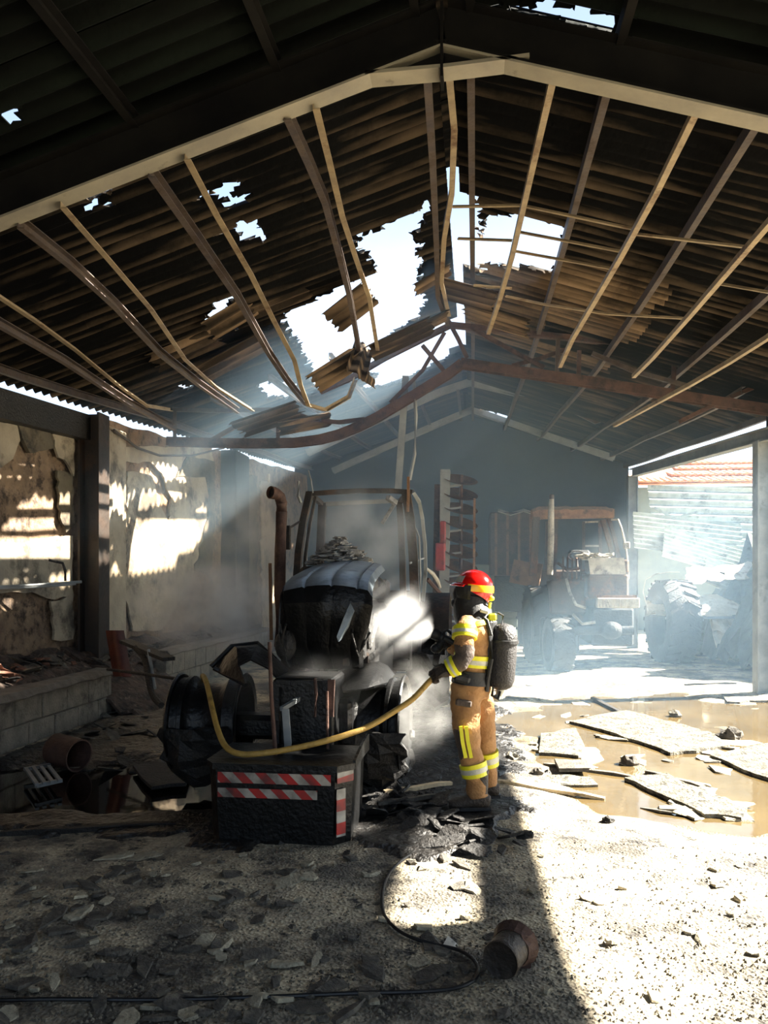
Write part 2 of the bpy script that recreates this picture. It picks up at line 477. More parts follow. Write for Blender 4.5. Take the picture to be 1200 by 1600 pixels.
hole([(322, 492), (342, 470), (372, 470), (354, 490), (370, 517), (345, 532), (325, 525)], -1)
hole([(400, 600), (455, 597), (472, 621), (415, 624)], -1)
hole([(125, 312), (150, 298), (178, 288), (172, 300), (140, 312)], -1)
hole([(130, 326), (138, 319), (145, 324), (137, 333)], -1)
hole([(165, 322), (171, 317), (175, 325), (169, 329)], -1)
hole([(4, 185), (14, 175), (33, 180), (30, 192), (10, 194)], -1)
hole([(278, 604), (300, 602), (302, 608), (280, 610)], -1)
hole([(762, 336), (893, 358), (866, 429), (746, 418)], 1)
hole([(764, 12), (860, 16), (955, 38), (955, 50), (890, 43), (830, 31)], 1)
hole([(1176, 119), (1200, 122), (1200, 127), (1180, 123)], 1)
hole([(865, 198), (870, 197), (868, 206), (864, 205)], 1)
hole([(752, 640), (800, 652), (797, 662), (756, 652)], 1)
HOLES[-1].append([(12.4, -0.2), (12.4, 1.5), (13.2, 1.9), (14.6, 1.7), (14.8, -0.2)])
HOLES[1].append([(8.2, -0.2), (8.2, 0.30), (10.2, 0.36), (10.4, -0.2)])           # lost ridge edge
HOLES[1].append([(6.7, 4.2), (7.4, 3.6), (8.3, 3.6), (8.7, 3.85), (8.7, 5.25), (6.7, 5.25)])           # unseen gap near the right eave, shaped to let sun onto the spray
NOISE_K = {}
for _h in HOLES[1] + HOLES[-1]:
    _e = min(max(p[0] for p in _h) - min(p[0] for p in _h), max(p[1] for p in _h) - min(p[1] for p in _h))
    NOISE_K[id(_h)] = min(1.0, _e / 0.6) ** 1.5
roof = empty('roof', (XR, 8, 5.9))
tag(roof, 'burnt corrugated gable roof with missing sheets', 'roof', kind='structure')
SEG = 6
WAVE = 0.177
def sheet(side, y0, t0, t1, zoff, mat):
    nx = 6 * SEG
    xs = [y0 + WAVE * 6 * j / nx for j in range(nx + 1)]
    hl = HOLES[side]
    lo_s, hi_s = t0 * SL - 0.25, t1 * SL + 0.25
    near = [h for h in hl if max(p[0] for p in h) > xs[0] - 0.2 and min(p[0] for p in h) < xs[-1] + 0.2 and max(p[1] for p in h) > lo_s and min(p[1] for p in h) < hi_s]
    nt_ = 44 if near else 1
    P = []
    tilt = random.uniform(-0.006, 0.006)
    for i in range(nt_ + 1):
        t = lerp(t0, t1, i / nt_)
        for j, y in enumerate(xs):
            ph = 2 * math.pi * (y - y0) / WAVE
            yy = min(y, 21.0)
            P.append(roof_pt(side, yy, t, 0.036 * math.cos(ph) + zoff + tilt * (j / nx - 0.5) * 2 + 0.012 * (1 - i / nt_)))
    K = nx + 1
    keep = {}
    for i in range(nt_):
        for j in range(nx):
            y = (xs[j] + xs[j + 1]) / 2; s = lerp(t0, t1, (i + 0.5) / nt_) * SL
            if near:
                am = NOISE_K.get(id(near[0]), 1.0) if len(near) == 1 else 1.0
                qx = y + am * (0.07 * mnoise.noise(Vector((y * 6, s * 6, side * 5.0))) + 0.03 * mnoise.noise(Vector((y * 21, s * 21, 2.0))))
                qs = s + am * (0.11 * mnoise.noise(Vector((y * 9, s * 5, 9.0 + side))) + 0.04 * mnoise.noise(Vector((y * 31, s * 17, 4.0))))
                if any(inpoly(qx, qs, h) for h in near):
                    continue
            keep[(i, j)] = 1
    if not keep:
        return None
    if near:
        rs_ = random.Random(int(y0 * 100) + int(t0 * 50))
        for i in range(nt_ + 1):
            for j in range(K):
                cells = [(i + a, j + b) for a in (-1, 0) for b in (-1, 0) if 0 <= i + a < nt_ and 0 <= j + b < nx]
                kc = sum(1 for c in cells if c in keep)
                if 0 < kc < len(cells):
                    P[i * K + j] = P[i * K + j] + Vector((rs_.uniform(-0.035, 0.035), rs_.uniform(-0.02, 0.02), rs_.uniform(-0.012, 0.006)))
    mb = MB(); m = len(P)
    vv = P + [p + Vector((0, 0, 0.008)) for p in P]
    ff = []
    for (i, j) in keep:
        a, b, c, d = i * K + j, i * K + j + 1, (i + 1) * K + j + 1, (i + 1) * K + j
        ff.append((a, d, c, b)); ff.append((m + a, m + b, m + c, m + d))
        if (i - 1, j) not in keep: ff.append((a, b, m + b, m + a))
        if (i + 1, j) not in keep: ff.append((c, d, m + d, m + c))
        if (i, j - 1) not in keep: ff.append((d, a, m + a, m + d))
        if (i, j + 1) not in keep: ff.append((b, c, m + c, m + b))
    used = sorted({k for f in ff for k in f}); mp = {k: n for n, k in enumerate(used)}
    mb.add([vv[k] for k in used], [[mp[k] for k in f] for f in ff])
    return mb.build('roof_sheet', mat, roof, smooth=True, recalc=False)
ncol = 0
y = -4.37
while y < 20.6:
    for side in (-1, 1):
        for r in range(4):
            t0, t1 = r * 0.25 - (0.012 if r else -0.012), (r + 1) * 0.25 + 0.004
            if y < 5.0: mt = M_sheet_green
            elif side > 0 and 8.8 < y < 12.5 and r < 2 and random.random() < 0.75: mt = M_sheet_tan
            else: mt = M_sheet
            sheet(side, y, t0, t1, (0.014 if ncol % 2 else 0.0) + 0.01 * (3 - r) + random.uniform(0, 0.004), mt)
    y += WAVE * 5; ncol += 1
# ridge caps
for yy in [-4.4 + 1.1 * k for k in range(23)]:
    if 7.6 < yy < 13.6: continue
    mb = MB()
    mb.grid([[Vector((XR + sx * 0.26, q, ridge_z(q) + 0.075 - abs(sx) * 0.075 + 0.01 * (yy % 2 > 1))) for sx in (-1, -0.4, 0, 0.4, 1)] for q in (yy, yy + 1.14)], 0.01)
    mb.build('ridge_cap', M_sheet, roof)

# steel portal frames ---------------------------------------------------------------------
def under(side, y, x):
    ex, ez = interp(EAVE_R if side > 0 else EAVE_L, y)
    return lerp(ridge_z(y), ez, (x - XR) / (ex - XR))
FY = [5.2, 11.8, 17.0, 20.0]
f1 = empty('roof_frame', (XR, 5.2, 0)); tag(f1, 'cream steel portal frame spanning the near end of the shed roof', 'roof frame', kind='structure')
for s in (-1, 1):
    xe = -5.6 if s < 0 else 4.5
    pts = [Vector((x, 5.2, under(s, 5.2, x) - 0.27)) for x in (XR, xe)]
    mb = MB(); mb.sweep(iprof(0.15, 0.30, 0.016), pts); mb.build('rafter', M_shadebeam, f1)
    mb = MB(); mb.sweep([(-0.075, -0.012), (0.075, -0.012), (0.075, 0.004), (-0.075, 0.004)], [p - Vector((0, 0, 0.162)) for p in pts]); mb.build('bottom_flange', M_beam, f1)
    if s > 0: continue
    mb = MB(); mb.sweep(iprof(0.16, 0.2, 0.014), [Vector((xe, 5.2, 0.0)), Vector((xe, 5.2, under(s, 5.2, xe) - 0.3))], up=(1, 0, 0)); mb.build('column', M_beam, f1)
mb = MB(); mb.sweep([(-0.075, -0.012), (0.075, -0.012), (0.075, 0.012), (-0.075, 0.012)], [at_y(572, 124, 5.2), at_y(700, 113, 5.2), at_y(826, 97, 5.2)]); mb.build('haunch_flange', M_beam, f1)
mb = MB(); mb.slab([at_y(575, 120, 5.195), at_y(695, 64, 5.195), at_y(824, 95, 5.195)], (0, 0.012, 0)); mb.build('haunch_web', M_shadebeam, f1)
mb = MB(); mb.box((XR, 5.2, 5.4), (0.02, 0.16, 0.5)); mb.build('end_plate', M_shadebeam, f1)

def pxbar(mb, pts, y, prof, up=(0, 1, 0)):
    mb.sweep(prof, [at_y(px, py, y) for px, py in pts], up=up)
f2 = empty('roof_frame', (XR, 11.8, 0)); tag(f2, 'rusty buckled roof truss with one side sagging behind the burnt tractor', 'roof frame', kind='structure')
mb = MB(); pxbar(mb, [(720, 568), (800, 580), (900, 594), (1010, 611), (1110, 627), (1230, 645)], 11.8, iprof(0.14, 0.16, 0.016)); mb.build('lower_chord', M_rust, f2)
mb = MB(); pxbar(mb, [(722, 568), (700, 585), (680, 597), (650, 616), (620, 634), (590, 652), (560, 667), (530, 679), (500, 687), (460, 692), (400, 693), (330, 692), (262, 690)], 11.8, iprof(0.14, 0.13, 0.016)); mb.build('sagging_chord', M_rust, f2)
mb = MB(); pxbar(mb, [(704, 508), (760, 514), (830, 522), (890, 528), (960, 536), (1020, 540)], 11.8, cprof(0.08, 0.10, 0.012)); mb.build('upper_chord', M_rust, f2)
mb = MB(); pxbar(mb, [(704, 508), (650, 535), (600, 560), (550, 590), (500, 612)], 11.7, cprof(0.08, 0.09, 0.012)); mb.build('upper_chord', M_rust, f2)
struts = [[(872, 530), (870, 592)], [(905, 548), (904, 595)], [(735, 512), (800, 548), (850, 575)], [(890, 545), (840, 562), (800, 572)], [(925, 552), (990, 580), (1080, 605)],
          [(1055, 548), (1050, 620)], [(660, 540), (690, 575), (700, 590)], [(695, 520), (660, 580), (610, 630)], [(274, 640), (274, 688)], [(435, 640), (435, 690)],
          [(330, 688), (380, 660), (430, 642)], [(445, 640), (490, 656), (530, 660), (570, 655)], [(270, 640), (350, 642), (430, 640)], [(1060, 660), (1120, 630), (1190, 600)], [(700, 500), (716, 530), (730, 560)]]
for i, p in enumerate(struts):
    mb = MB(); pxbar(mb, p, 11.8 + 0.05 * (i % 2), lprof(0.06, 0.06, 0.010)); mb.build('strut', M_rust if i % 4 else M_purlin, f2)
f3 = empty('roof_frame', (XR, 17, 0)); tag(f3, 'smoke-grey roof frame crossing the middle depth of the shed', 'roof frame', kind='structure')
mb = MB(); pxbar(mb, [(735, 597), (800, 612), (900, 633), (1000, 655), (1062, 671)], 17.0, iprof(0.14, 0.2, 0.016)); mb.build('rafter', M_steelgrey, f3)
mb = MB(); pxbar(mb, [(735, 597), (690, 612), (640, 634), (600, 652), (540, 680), (480, 708)], 17.0, iprof(0.14, 0.16, 0.016)); mb.build('rafter', M_steelgrey, f3)
for p in [[(860, 625), (930, 660), (1000, 640)], [(1000, 655), (1060, 640), (1140, 628)], [(780, 585), (820, 610)], [(900, 600), (870, 628)]]:
    mb = MB(); pxbar(mb, p, 17.0, lprof(0.07, 0.07, 0.012)); mb.build('strut', M_purlin, f3)
f4 = empty('roof_frame', (XR, 20, 0)); tag(f4, 'dark roof frame before the rear gable wall', 'roof frame', kind='structure')
mb = MB(); pxbar(mb, [(738, 640), (800, 662), (870, 686), (960, 716)], 20.0, iprof(0.14, 0.2, 0.016)); mb.build('rafter', M_steelgrey, f4)
mb = MB(); pxbar(mb, [(738, 640), (690, 660), (600, 700), (520, 736)], 20.0, iprof(0.14, 0.2, 0.016)); mb.build('rafter', M_steelgrey, f4)

# purlins ---------------------------------------------------------------------------------
PR = [-0.03, 0.95, 1.98, 3.0, 3.9, 4.6]
PL = [-0.40, -1.36, -2.39, -3.43, -4.45, -5.45]
def purlin(side, x, ya, yb, mat, sag=0.0):
    t = (x - XR) / ((4.74 if side > 0 else -5.85) - XR)
    mb = MB(); n = 6
    mb.sweep(cprof(0.06, 0.10, 0.008), [roof_pt(side, lerp(ya, yb, i / n), t, -0.085 - sag * math.sin(math.pi * i / n)) for i in range(n + 1)])
    mb.build('purlin', mat, roof)
for s, L_ in ((1, PR), (-1, PL)):
    for k, x in enumerate(L_):
        for b, (ya, yb) in enumerate([(-4.35, 5.2), (5.2, 11.8), (11.8, 17.0), (17.0, 20.95)]):
            if b == 1 and s < 0 and k in (0, 1, 2, 3, 4): continue
            if b == 1 and s > 0 and k == 4: continue
            if b == 2 and s < 0 and k in (0, 1): continue
            purlin(s, x, ya, yb, M_purlin if b else M_shadebeam, 0.03 if b else 0.0)
# purlins and ceiling bars sagging in the burnt bay: traced point by point, each at its own depth
def hang(name, pts, d0, d1, prof, mat):
    n = len(pts) - 1; L_ = [0.0]
    for a, b in zip(pts, pts[1:]):
        L_.append(L_[-1] + math.hypot(b[0] - a[0], b[1] - a[1]))
    P = []
    for i, p in enumerate(pts):
        w = L_[i] / L_[-1]
        d = d0 * d1 / lerp(d1, d0, w)
        P.append(at(p[0], p[1], d))
    mb = MB(); mb.sweep(prof, P); return mb.build(name, mat, roof)
cp = cprof(0.055, 0.085, 0.008)
hang('purlin', [(449, 178), (482, 250), (508, 312), (530, 395), (545, 455), (562, 552)], 5.35, 10.5, cp, M_purlin)
hang('purlin', [(237, 268), (305, 365), (370, 460), (420, 550), (450, 595), (478, 630)], 5.5, 11.3, cp, M_purlin)
hang('purlin', [(32, 348), (110, 410), (180, 475), (250, 550), (310, 598), (372, 642)], 5.6, 11.4, cp, M_purlin)
hang('purlin', [(-120, 430), (0, 505), (100, 562), (200, 628), (272, 668)], 5.9, 11.4, cp, M_purlin)
hang('purlin', [(668, 120), (676, 250), (682, 380), (684, 460), (700, 505)], 5.4, 11.0, cp, M_purlin)
lp = lprof(0.05, 0.05, 0.008)
hang('ceiling_bar', [(494, 165), (515, 250), (535, 335), (556, 400), (577, 462), (590, 545)], 5.3, 10.3, lp, M_bar)
hang('ceiling_bar', [(293, 245), (340, 335), (392, 425), (428, 498), (460, 560), (470, 600), (482, 632), (510, 640), (545, 620), (556, 592)], 5.4, 11.2, lp, M_bar)
hang('ceiling_bar', [(99, 320), (170, 402), (236, 480), (290, 560), (340, 605), (395, 640)], 5.5, 11.2, lp, M_bar)
hang('ceiling_bar', [(-110, 380), (0, 462), (60, 502), (120, 546), (190, 604), (232, 634), (268, 640)], 5.7, 11.3, lp, M_bar)
hang('ceiling_bar', [(702, 115), (710, 200), (706, 300), (694, 370), (690, 440), (702, 492)], 5.3, 10.6, lp, M_bar)
hang('ceiling_bar', [(865, 117), (832, 260), (800, 400), (780, 470), (763, 520)], 5.25, 10.2, lp, M_bar)
hang('ceiling_bar', [(1092, 164), (1025, 300), (970, 400), (895, 528), (875, 572)], 5.1, 10.2, lp, M_bar)
hang('ceiling_bar', [(1290, 250), (1200, 350), (1080, 490), (1020, 558), (990, 588)], 5.0, 10.3, lp, M_bar)
hang('ceiling_bar', [(1320, 430), (1200, 527), (1140, 565), (1080, 600), (960, 665)], 6.5, 12.5, lp, M_bar)
lq = lprof(0.03, 0.03, 0.006)
for pts, d0, d1 in [([(707, 322), (815, 320), (990, 357)], 7.3, 6.9), ([(995, 365), (1165, 385)], 6.9, 6.6), ([(812, 362), (970, 392)], 7.8, 7.4), ([(805, 392), (960, 420)], 8.3, 7.9),
                    ([(715, 372), (800, 375)], 8.0, 7.8), ([(790, 462), (850, 475), (950, 490), (1070, 497)], 9.2, 8.6), ([(1125, 443), (1200, 456)], 7.8, 7.5), ([(740, 445), (800, 450), (760, 448)], 9.0, 9.0)]:
    hang('cross_bar', pts, d0, d1, lq, M_bar)
# broken roof pieces hanging in the hole
def fragment(px, py, d, w, l, rot, mat=M_sheet_tan, label=None):
    c = at(px, py, d); nx = max(6, int(w / WAVE * 6))
    R = Matrix.Rotation(rot[2], 4, 'Z') @ Matrix.Rotation(rot[1], 4, 'Y') @ Matrix.Rotation(rot[0], 4, 'X')
    rows = []
    rnd = [random.uniform(-0.12, 0.12) for _ in range(2 * (nx + 1))]
    for i in range(4):
        row = []
        for j in range(nx + 1):
            xx = (j / nx - 0.5) * w; yy = (i / 3 - 0.5) * l + (rnd[j] if i == 0 else rnd[nx + 1 + j] if i == 3 else 0) * l * 0.5
            row.append(c + (R @ Vector((xx, yy, 0.026 * math.cos(2 * math.pi * xx / WAVE)))))
        rows.append(row)
    mb = MB(); mb.grid(rows, 0.008)
    o = mb.build('hanging_sheet', mat, roof, smooth=True); return o
for a in [(562, 562, 10.2, 0.3, 0.8, (0.9, 0.5, 0.5)), (576, 590, 10.4, 0.25, 0.6, (0.3, 1.2, 0.2)), (525, 578, 10.3, 0.6, 0.7, (-0.5, 0.1, 1.4)), (548, 480, 9.6, 0.5, 0.6, (-0.6, 0.2, 1.3)),
          (625, 530, 10.3, 0.5, 0.9, (-0.4, 0.1, 1.5)), (655, 515, 10.5, 0.45, 0.8, (-0.45, 0.0, 1.7)), (360, 500, 9.3, 0.4, 0.6, (-0.5, 0.2, 1.45)), (435, 476, 9.6, 0.3, 0.8, (-0.35, 0.1, 1.6)),
          (360, 560, 10.4, 0.5, 1.0, (-0.45, 0.1, 1.5)), (290, 545, 10.0, 0.5, 0.9, (-0.4, 0.15, 1.6)), (420, 655, 11.6, 0.6, 1.0, (-0.3, 0.2, 1.5)), (475, 662, 12.0, 0.5, 0.8, (-0.2, 0.2, 1.7)),
          (676, 440, 9.8, 0.4, 0.5, (-0.5, 0.0, 1.6)), (730, 460, 10.0, 0.6, 0.7, (0.3, 0.1, 1.6)), (775, 500, 10.6, 0.8, 0.9, (0.35, 0.0, 1.5))]:
    fragment(*a)
mb = MB(); mb.sweep(cprof(0.10, 0.08, 0.012), [at(634, 588, 11.95), at(628, 680, 11.95), at(622, 765, 11.95)], up=(0, 1, 0)); mb.build('hanging_channel', M_steelgrey, f2)
mb = MB(); mb.tube([at(646, 590, 11.9), at(650, 650, 11.9), at(648, 710, 11.9), at(640, 750, 11.9)], 0.03, 6); mb.build('hanging_conduit', M_steelgrey, f2)
mb = MB(); mb.tube([at(178, 672, 11.0), at(215, 700, 11.8), at(250, 712, 12.6), at(300, 712, 13.6), at(350, 700, 14.6)], 0.02, 6)
tag(mb.build('hanging_cable', M_purlin), 'slack grey cable sagging along the left wall top', 'cable')

# ------------------------------------------------------------ walls
def wl_x(y): return interp(EAVE_L, y)[0] + 0.16
def wl_z(y): return interp(EAVE_L, y)[1] - 0.17
wl = empty('wall_left', (-5.6, 12, 0)); tag(wl, 'scorched mud and plaster wall with peeling patches', 'wall', kind='structure')
mb = MB(); ys = [-4.5 + 0.25 * k for k in range(103)]; rows = []
for q in range(13):
    row = []
    for y in ys:
        z = wl_z(y) * q / 12 + (0.06 * mnoise.noise(Vector((y * 1.7, 0, 5))) if q == 12 else 0)
        row.append(Vector((wl_x(y) + 0.04 * mnoise.noise(Vector((y * 1.2, z * 1.2, 2))) + 0.02 * mnoise.noise(Vector((y * 4, z * 4, 8))), y, z)))
    rows.append(row)
mb.grid(rows, -0.3)
mb.build('masonry', M_mud, wl, smooth=True)
def plaster(pts, th=0.03, mat=M_plaster, x=None):
    # polygon on the wall face, edges made ragged
    P = []
    for (a, b), (c, d) in zip(pts, pts[1:] + pts[:1]):
        n = max(1, int(math.hypot(c - a, d - b) / 8))
        for k in range(n):
            t = k / n; P.append((lerp(a, c, t) + random.uniform(-2.2, 2.2), lerp(b, d, t) + random.uniform(-2.2, 2.2)))
    W = []
    for px, py in P:
        xx = -5.5
        for _ in range(6):
            p = at_x(px, py, xx); xx = wl_x(p.y) + 0.045
        W.append(p)
    mb = MB(); mb.slab(W, (th, 0, 0)); return mb.build('plaster_patch', mat, wl)
M_plaster_dark = pm('smoked_plaster', rgb('#4b463f'), rgb('#68604f'), 2.5, 0.9, 0, 0.25, rgb('#2c2926'), 0.55, 1.6, bscale=18, coord='World')
plaster([(-40, 660), (22, 662), (28, 690), (15, 715), (-2, 730), (-40, 735)])
plaster([(80, 662), (112, 660), (112, 742), (100, 720), (88, 715), (82, 690)])
plaster([(88, 735), (112, 742), (112, 820), (102, 832), (90, 800)], mat=M_plaster_dark)
plaster([(-40, 838), (30, 850), (70, 840), (110, 835), (112, 930), (80, 935), (40, 925), (-40, 930)])
plaster([(78, 940), (112, 930), (112, 1000), (82, 1000)])
plaster([(178, 700), (330, 695), (328, 880), (300, 892), (285, 930), (250, 985), (205, 985), (192, 930), (195, 830), (197, 735), (235, 745), (247, 775), (250, 800), (262, 812), (264, 780), (252, 740), (230, 722), (180, 722)])
plaster([(270, 745), (318, 745), (324, 785), (312, 850), (300, 890), (322, 900), (330, 885), (333, 720), (290, 712)], th=0.05, mat=M_plaster_dark)
plaster([(-40, 606), (60, 640), (80, 700), (40, 708), (22, 660), (-40, 658)], th=0.05, mat=M_plaster_dark)
plaster([(360, 740), (400, 745), (402, 980), (362, 990)], mat=M_plaster_dark)
plaster([(405, 752), (440, 760), (438, 980), (408, 985)])
mb = MB(); mb.bar(Vector((wl_x(5) + 0.12, 5, 3.66)), Vector((wl_x(10.2) + 0.12, 10.2, 3.88)), 0.2, 0.34); mb.build('lintel', M_char, wl)
# dark steel column before the wall and brick pier beside it
cy = 9.95; cx = wl_x(cy) + 0.26
mb = MB(); mb.sweep(iprof(0.30, 0.30, 0.03), [Vector((cx, cy, 0.0)), Vector((cx, cy, 4.05))], up=(1, 0, 0))
tag(mb.build('column', M_column), 'soot-black steel column standing before the plaster wall', 'column', kind='structure')
pier = empty('trim_1', (wl_x(10.7), 10.7, 0)); tag(pier, 'brick pier with crumbling plaster beside the black column', 'pier', kind='structure')
mb = MB(); mb.cbox((wl_x(10.7) + 0.08, 10.72, 2.45), (0.2, 0.56, 3.1), 0.015); mb.build('plaster_face', M_plaster, pier)
mb = MB(); mb.box((wl_x(10.7) + 0.05, 10.72, 0.72), (0.14, 0.5, 0.5)); mb.build('mortar', M_mortar, pier)
for r in range(9):
    for k in range(2):
        if r > 6 and k == 0: continue
        mb = MB(); mb.cbox((wl_x(10.7) + 0.09 + random.uniform(-0.015, 0.015), 10.60 + k * 0.26 - (0.06 if r % 2 else 0), 0.16 + r * 0.085), (0.2, 0.235, 0.07), 0.008); mb.build('brick', M_brick, pier)
mb = MB(); mb.cbox((wl_x(15.4) + 0.12, 15.4, 2.2), (0.34, 0.9, 4.4), 0.02)
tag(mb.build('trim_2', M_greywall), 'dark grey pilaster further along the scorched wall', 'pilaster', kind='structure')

# rear gable wall
wr = empty('wall_rear', (0, 21.1, 0)); tag(wr, 'dark smoke-stained rear gable wall', 'wall', kind='structure')
mb = MB()
xl, xr_ = interp(EAVE_L, 21)[0], interp(EAVE_R, 21)[0]
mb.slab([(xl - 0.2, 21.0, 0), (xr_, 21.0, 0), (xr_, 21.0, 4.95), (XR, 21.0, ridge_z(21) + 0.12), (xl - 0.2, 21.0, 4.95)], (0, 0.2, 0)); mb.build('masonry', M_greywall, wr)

# right side: open bays under an eaves beam on columns
BR = [Vector((4.5, -4.5, 3.27)), Vector((4.46, 5.2, 3.52)), Vector((4.45, 8.0, 3.62)), Vector((4.4, 12.4, 4.0)), Vector((3.95, 20.0, 4.48))]
sr = empty('wall_right', (4.6, 9, 0)); tag(sr, 'open right side of the shed with eaves beam on posts', 'open wall', kind='structure')
mb = MB(); mb.sweep(iprof(0.2, 0.20, 0.018), BR); mb.build('eaves_beam', M_steelgrey, sr)
for p, w in ((Vector((4.4, 12.4, 4.0)), 0.24), (Vector((3.95, 20.0, 4.48)), 0.24), (Vector((4.48, 0.2, 3.38)), 0.2)):
    mb = MB(); mb.sweep(iprof(w, w, 0.02), [Vector((p.x, p.y, 0)), Vector((p.x, p.y, p.z - 0.08))], up=(1, 0, 0)); mb.build('post', M_steelgrey, sr)
def sun_block(ya, yb, top=None):
    # unseen boards added to block sun between eaves beam and roof edge
    n = max(1, int((yb - ya) / 1.2)); tab = [(b.y, b.x, b.z) for b in BR]
    for k in range(n):
        q0, q1 = lerp(ya, yb, k / n), lerp(ya, yb, (k + 1) / n) - 0.01
        a, b = interp(tab, q0), interp(tab, q1)
        za, zb = under(1, q0, a[0]) - 0.03, under(1, q1, b[0]) - 0.03
        mb = MB(); mb.slab([(a[0], q0, a[1] + 0.09), (b[0], q1, b[1] + 0.09), (b[0], q1, zb), (a[0], q0, za)], (0.03, 0, 0)); mb.build('sun_block_board', M_greywall, sr)
sun_block(-4.4, 5.35); sun_block(6.9, 12.3)

# solid wall along the near right bays and the entrance gable behind the photographer
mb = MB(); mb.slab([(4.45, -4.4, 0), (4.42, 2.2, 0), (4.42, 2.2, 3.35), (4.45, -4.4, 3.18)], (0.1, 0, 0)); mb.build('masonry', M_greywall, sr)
wf = empty('wall_front', (0, -4.6, 0)); tag(wf, 'entrance wall piers beside the open front behind the photographer', 'wall', kind='structure')
for pts in ([(-6.1, 0), (-4.2, 0), (-4.2, 3.8), (-6.1, 3.8)], [(3.8, 0), (4.6, 0), (4.6, 3.8), (3.8, 3.8)]):
    mb = MB(); mb.slab([(x, -4.6, z) for x, z in pts], (0, -0.25, 0)); mb.build('masonry', M_greywall, wf)

# ------------------------------------------------------------ outside, beyond the open side
M_tile = pm('clay_roof_tile', rgb('#b8795a'), rgb('#d29a78'), 6.0, 0.9, 0, 0.3, rgb('#96604a'), 0.6, 3.0, coord='World')
M_render = pm('pale_outside_render', rgb('#5e6660'), rgb('#727a70'), 1.5, 0.95, 0, 0.1, coord='World')
ob = empty('neighbouring_building', (9.5, 30, 0)); tag(ob, 'pale rendered building with a clay tile roof across the yard', 'building')
yb = 29.0
mb = MB(); mb.slab([(3.0, yb, -0.05), (17.0, yb, -0.05), (17.0, yb, 5.15), (3.0, yb, 5.15)], (0, 0.3, 0)); mb.build('wall', M_render, ob)
mb = MB(); mb.slab([(2.8, yb - 0.25, 5.2), (17.2, yb - 0.25, 5.2), (17.2, yb + 4.6, 6.75), (8.3, yb + 4.6, 6.75), (7.0, yb + 2.0, 5.95), (2.8, yb + 1.2, 5.65)], (0, 0, 0.06)); mb.build('roof_deck', M_tile, ob)
tr = MB()
n = 7
tr.sweep([(0.11 * math.cos(math.pi * i / n), 0.075 * math.sin(math.pi * i / n)) for i in range(n + 1)], [Vector((0, -0.3, 0)), Vector((0, 1.15, 0.345))])
tile0 = tr.build('roof_tile', M_tile, ob, local=True, smooth=True)
tmesh = tile0.data
first = True
for c in range(60):
    for r in range(4):
        x = 2.95 + c * 0.235; y = yb + r * 1.2
        if r > 0 and x < 6.8 + r * 0.5: continue
        if x > 16: continue
        o = tile0 if first else bpy.data.objects.new('roof_tile', tmesh)
        if not first:
            COL.objects.link(o); o.parent = ob; WM[o] = WM[ob]
        first = False
        o.location = WM[ob].inverted() @ Vector((x, y, 5.28 + (y - yb) * 0.318 + random.uniform(0, 0.02)))

# scrap heap of corrugated metal just outside the open side
M_zinc = pm('weathered_zinc', rgb('#8e9692'), rgb('#b5bbb4'), 4.0, 0.5, 0.5, 0.1, rgb('#6a706c'), 0.6, 3.0, coord='World')
M_scrap = pm('grey_scrap', rgb('#3c423e'), rgb('#5c625a'), 3.0, 0.8, 0.1, 0.3, rgb('#3d423e'), 0.56, 3.0, coord='World')
M_tarp = pm('pale_tarpaulin', rgb('#b3ab94'), rgb('#d5cdb8'), 3.0, 0.7, 0, 0.3, rgb('#8c7a58'), 0.6, 3.0, coord='World')
def zinc(px, py, d, w, l, rot, label):
    c = at(px, py, d); nx = 64
    R = Matrix.Rotation(rot[2], 4, 'Z') @ Matrix.Rotation(rot[1], 4, 'Y') @ Matrix.Rotation(rot[0], 4, 'X')
    rows = [[c + R @ Vector(((i / 3 - 0.5) * l, (j / nx - 0.5) * w, 0.035 * math.cos(2 * math.pi * j / 8))) for j in range(nx + 1)] for i in range(4)]
    mb = MB(); mb.grid(rows, 0.006)
    return tag(mb.build('corrugated_sheet', M_zinc, smooth=True), label, 'metal sheet', 'scrap sheets on the heap')
mb = MB()
bm_rows = []
rows = []
for i in range(27):
    row = []
    for j in range(21):
        x, y = 5.0 + 5.0 * j / 20, 13.4 + 7.2 * i / 26
        e = min(1.0, 2.6 * min(j / 20, 1 - j / 20) + 0.02 + 0.25 * abs(mnoise.noise(Vector((y * 1.8, j * 0.3, 6))))) ** 0.8 * min(1.0, 4.0 * min(i / 26, 1 - i / 26)) ** 0.7
        n_ = mnoise.noise(Vector((x * 0.9, y * 0.9, 2))) * 0.7 + mnoise.noise(Vector((x * 2.2, y * 2.2, 7))) * 0.7 + mnoise.noise(Vector((x * 5, y * 5, 3))) * 0.3
        row.append(Vector((x + 0.15 * mnoise.noise(Vector((x * 3, y * 3, 1))), y, -0.05 + e * max(0.3, 2.75 + n_))))
    rows.append(row)
mb = MB(); mb.grid(rows, 0.05)
tag(mb.build('scrap_heap', M_scrap), 'tall grey scrap heap of burnt metal outside the open bay', 'scrap heap')
zinc(1125, 808, 19.0, 1.7, 3.4, (1.15, 0.03, 0.1), 'topmost long corrugated sheet leaning on the scrap heap')
zinc(1075, 838, 18.6, 1.1, 2.6, (1.0, 0.12, 0.05), 'short corrugated sheet jutting from the side of the scrap heap')
zinc(1115, 868, 18.2, 1.0, 2.4, (0.9, 0.28, 0.02), 'tilted corrugated sheet sliding down the middle of the scrap heap')
zinc(1160, 912, 17.6, 0.9, 1.8, (0.8, 0.40, 0.0), 'lowest corrugated sheet at the foot of the scrap heap')
zinc(1175, 790, 19.6, 1.2, 2.6, (0.5, -0.02, 0.0), 'flat corrugated sheet lying behind the topmost scrap sheet')
